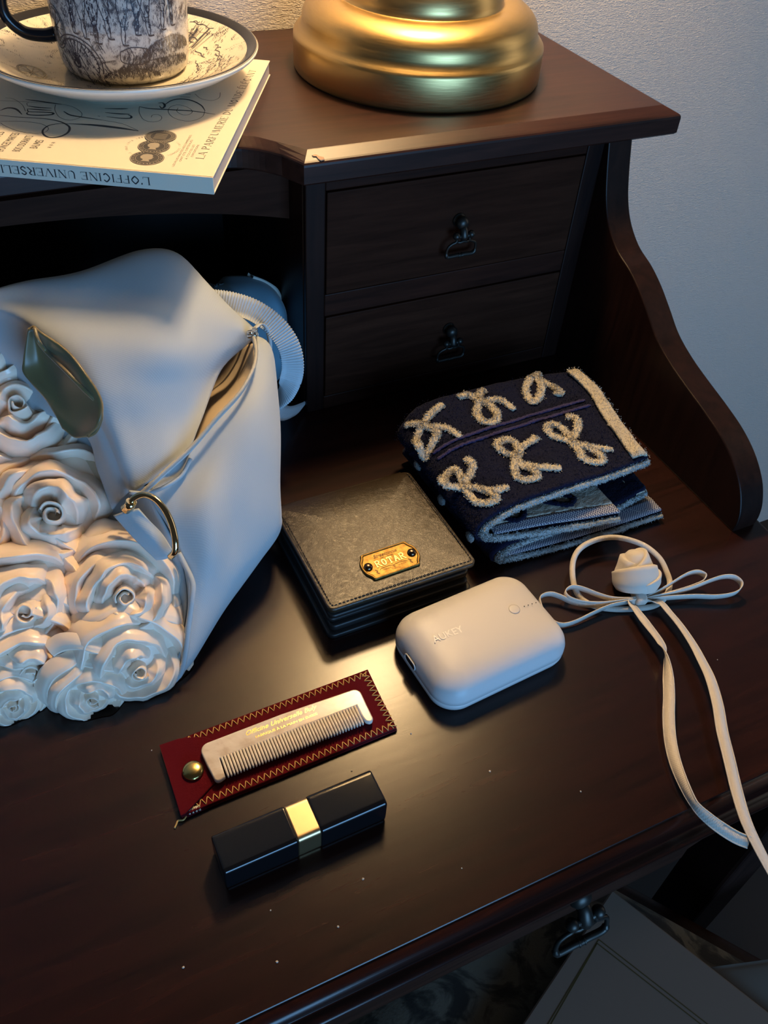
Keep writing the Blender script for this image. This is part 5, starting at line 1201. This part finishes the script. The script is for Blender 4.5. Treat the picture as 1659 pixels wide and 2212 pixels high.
# ================================================================ lipstick
lip = thing('lipstick', 'glossy black square lipstick tube with a gold middle band', 'lipstick', (-.128, -.323, 0))
def rod(x0, x1, w, h, rad, e=.0008, dy=0):
    m = Matrix(((0, 0, 1, 0), (1, 0, 0, 0), (0, 1, 0, 0), (0, 0, 0, 1)))
    V, F = rstack(w, h, rad, [(e * 1.5, 0), (e * .4, e * .3), (0, e), (0, e * 1.7), (0, x1 - x0 - e * 1.7), (0, x1 - x0 - e), (e * .4, x1 - x0 - e * .3), (e * 1.5, x1 - x0)], 6)
    m = Matrix.Translation((x0, -.323 + dy, .0096)) @ m
    return [m @ v for v in V], F
LR = Matrix.Translation((-.128, -.323, 0)) @ Matrix.Rotation(math.radians(1.2), 4, 'Z') @ Matrix.Translation((.128, .323, 0))
mk('base', *xf(rod(-.1715, -.1332, .0208, .0190, .0022), LR), M_BLACK, lip)
mk('cap', *xf(rod(-.1214, -.0848, .0212, .0192, .0026), LR), M_BLACK, lip)
mk('gold_band', *xf(rod(-.1334, -.1212, .0204, .0186, .0024, .0004), LR), M_BAND, lip, label='satin gold metal band')

# ================================================================ stool and folder below the desk
st = thing('vanity_stool', 'floral upholstered dark wooden stool pushed under the desk', 'stool', (0, -.594, -.75))
ZS = -.285
bm = bmesh.new(); bmesh.ops.create_grid(bm, x_segments=60, y_segments=60, size=1)
V, F = bm_out(bm)
def cushion(cx, cy, w, d, z, h, rz=0.):
    out = []; N_ = 44
    for i in range(N_ + 1):
        for j in range(N_ + 1):
            x = -1 + 2 * i / N_; y = -1 + 2 * j / N_
            sx = math.copysign(abs(x) ** .8, x); sy = math.copysign(abs(y) ** .8, y)
            e = max(0, 1 - abs(sx) ** 6) * max(0, 1 - abs(sy) ** 6)
            p = Vector((sx * w / 2, sy * d / 2, 0)); p = Matrix.Rotation(rz, 3, 'Z') @ p
            out.append(Vector((cx + p.x, cy + p.y, z - h + h * e ** .4 + .003 * noise.noise(Vector((p.x * 16, p.y * 16, 1))) * e)))
    F = [(i * (N_ + 1) + j, (i + 1) * (N_ + 1) + j, (i + 1) * (N_ + 1) + j + 1, i * (N_ + 1) + j + 1) for i in range(N_) for j in range(N_)]
    n = len(out); out += [Vector((v.x, v.y, z - h - .004)) for v in out]; F += [tuple(reversed([k + n for k in f])) for f in F[:]]
    bd = [j for j in range(N_ + 1)] + [i * (N_ + 1) + N_ for i in range(1, N_ + 1)] + [N_ * (N_ + 1) + j for j in range(N_ - 1, -1, -1)] + [i * (N_ + 1) for i in range(N_ - 1, 0, -1)]
    F += [(a, a + n, b + n, b) for a, b in zip(bd, bd[1:] + bd[:1])]
    return out, F
SR = math.radians(35)
mk('seat_cushion', *cushion(-.003, -.594, .56, .56, ZS, .05, SR), M_FLORAL, st)
def rbar(x0, x1, y0, y1, z0, z1, b=.004):
    V, F = box(x0, x1, y0, y1, z0, z1, b); m = Matrix.Translation((-.003, -.594, 0)) @ Matrix.Rotation(SR, 4, 'Z'); return [m @ v for v in V], F
mk('seat_frame', *rbar(-.296, .296, -.296, .296, ZS - .115, ZS - .048, .010), M_WOOD, st)
for sx in (-1, 1):
    for sy in (-1, 1): mk('leg', *rbar(sx * .265 - .02, sx * .265 + .02, sy * .265 - .02, sy * .265 + .02, -.75, ZS - .11), M_WOODV, st, smooth=False)
fo = thing('menu_folder', 'taupe hard folder with thin gold border lying on the floral stool', 'folder', (.125, -.352, ZS + .003))
ex_, ey_ = Vector((-.9107, -.4131, 0)).normalized(), Vector((.4131, -.9107, 0))
fc = Vector((.128, -.350, 0))
def fl_(a, b, z): return fc + ex_ * a + ey_ * b + Vector((0, 0, z))
V, F = box(0, .225, 0, .30, ZS + .0100, ZS + .0180, .0012)
mk('cover', [fl_(*v) for v in V], F, M_FOLDER, fo, smooth=False)
zf = ZS + .0182
def fline(a0, b0, a1, b1, w=.0006):
    return stroke([(a0, b0), (a1, b1)], w, lambda u, v: fl_(u, v, zf), 2, False)
for q in (((.0445, .0123), (.205, .0200), (.198, .285), (.0365, .280)), ((.0412, .0118), (.2085, .0168), (.2015, .2885), (.0332, .2835))):
    mk('gold_border', *flatten([fline(*q[i], *q[(i + 1) % 4], .0007) for i in range(4)]), M_FOLDLINE, fo, smooth=False)
cl = thing('grey_cloth', 'plain grey folded cloth lying on the stool beyond the folder', 'cloth', (.22, -.51, ZS + .001))
mk('cloth_layer', *cushion(.245, -.535, .215, .16, ZS + .0095, .003, math.radians(-17)), M_LACE, cl)

# ================================================================ dust
DR = random.Random(8)
L = []
for x, y in ((-.186, -.246), (-.050, -.292), (-.155, -.352), (-.108, -.356), (-.128, -.372), (.105, -.060), (-.06, -.371), (.150, -.320), (-.20, -.36), (-.02, -.33), (.02, -.36), (-.09, -.30), (-.16, -.375)):
    s = DR.uniform(.0003, .0007); bm = bmesh.new(); bmesh.ops.create_icosphere(bm, subdivisions=1, radius=1)
    for v in bm.verts: v.co = Vector((x + v.co.x * s * DR.uniform(.6, 1.4), y + v.co.y * s, .0003 + v.co.z * .0003))
    L.append(bm_out(bm))
du = mk('dust_specks', *flatten(L), mat('pale_dust', (.55, .5, .45), .9), None, kind='stuff')
du['label'] = 'tiny pale dust specks scattered over the dark desk top'; du['category'] = 'dust'
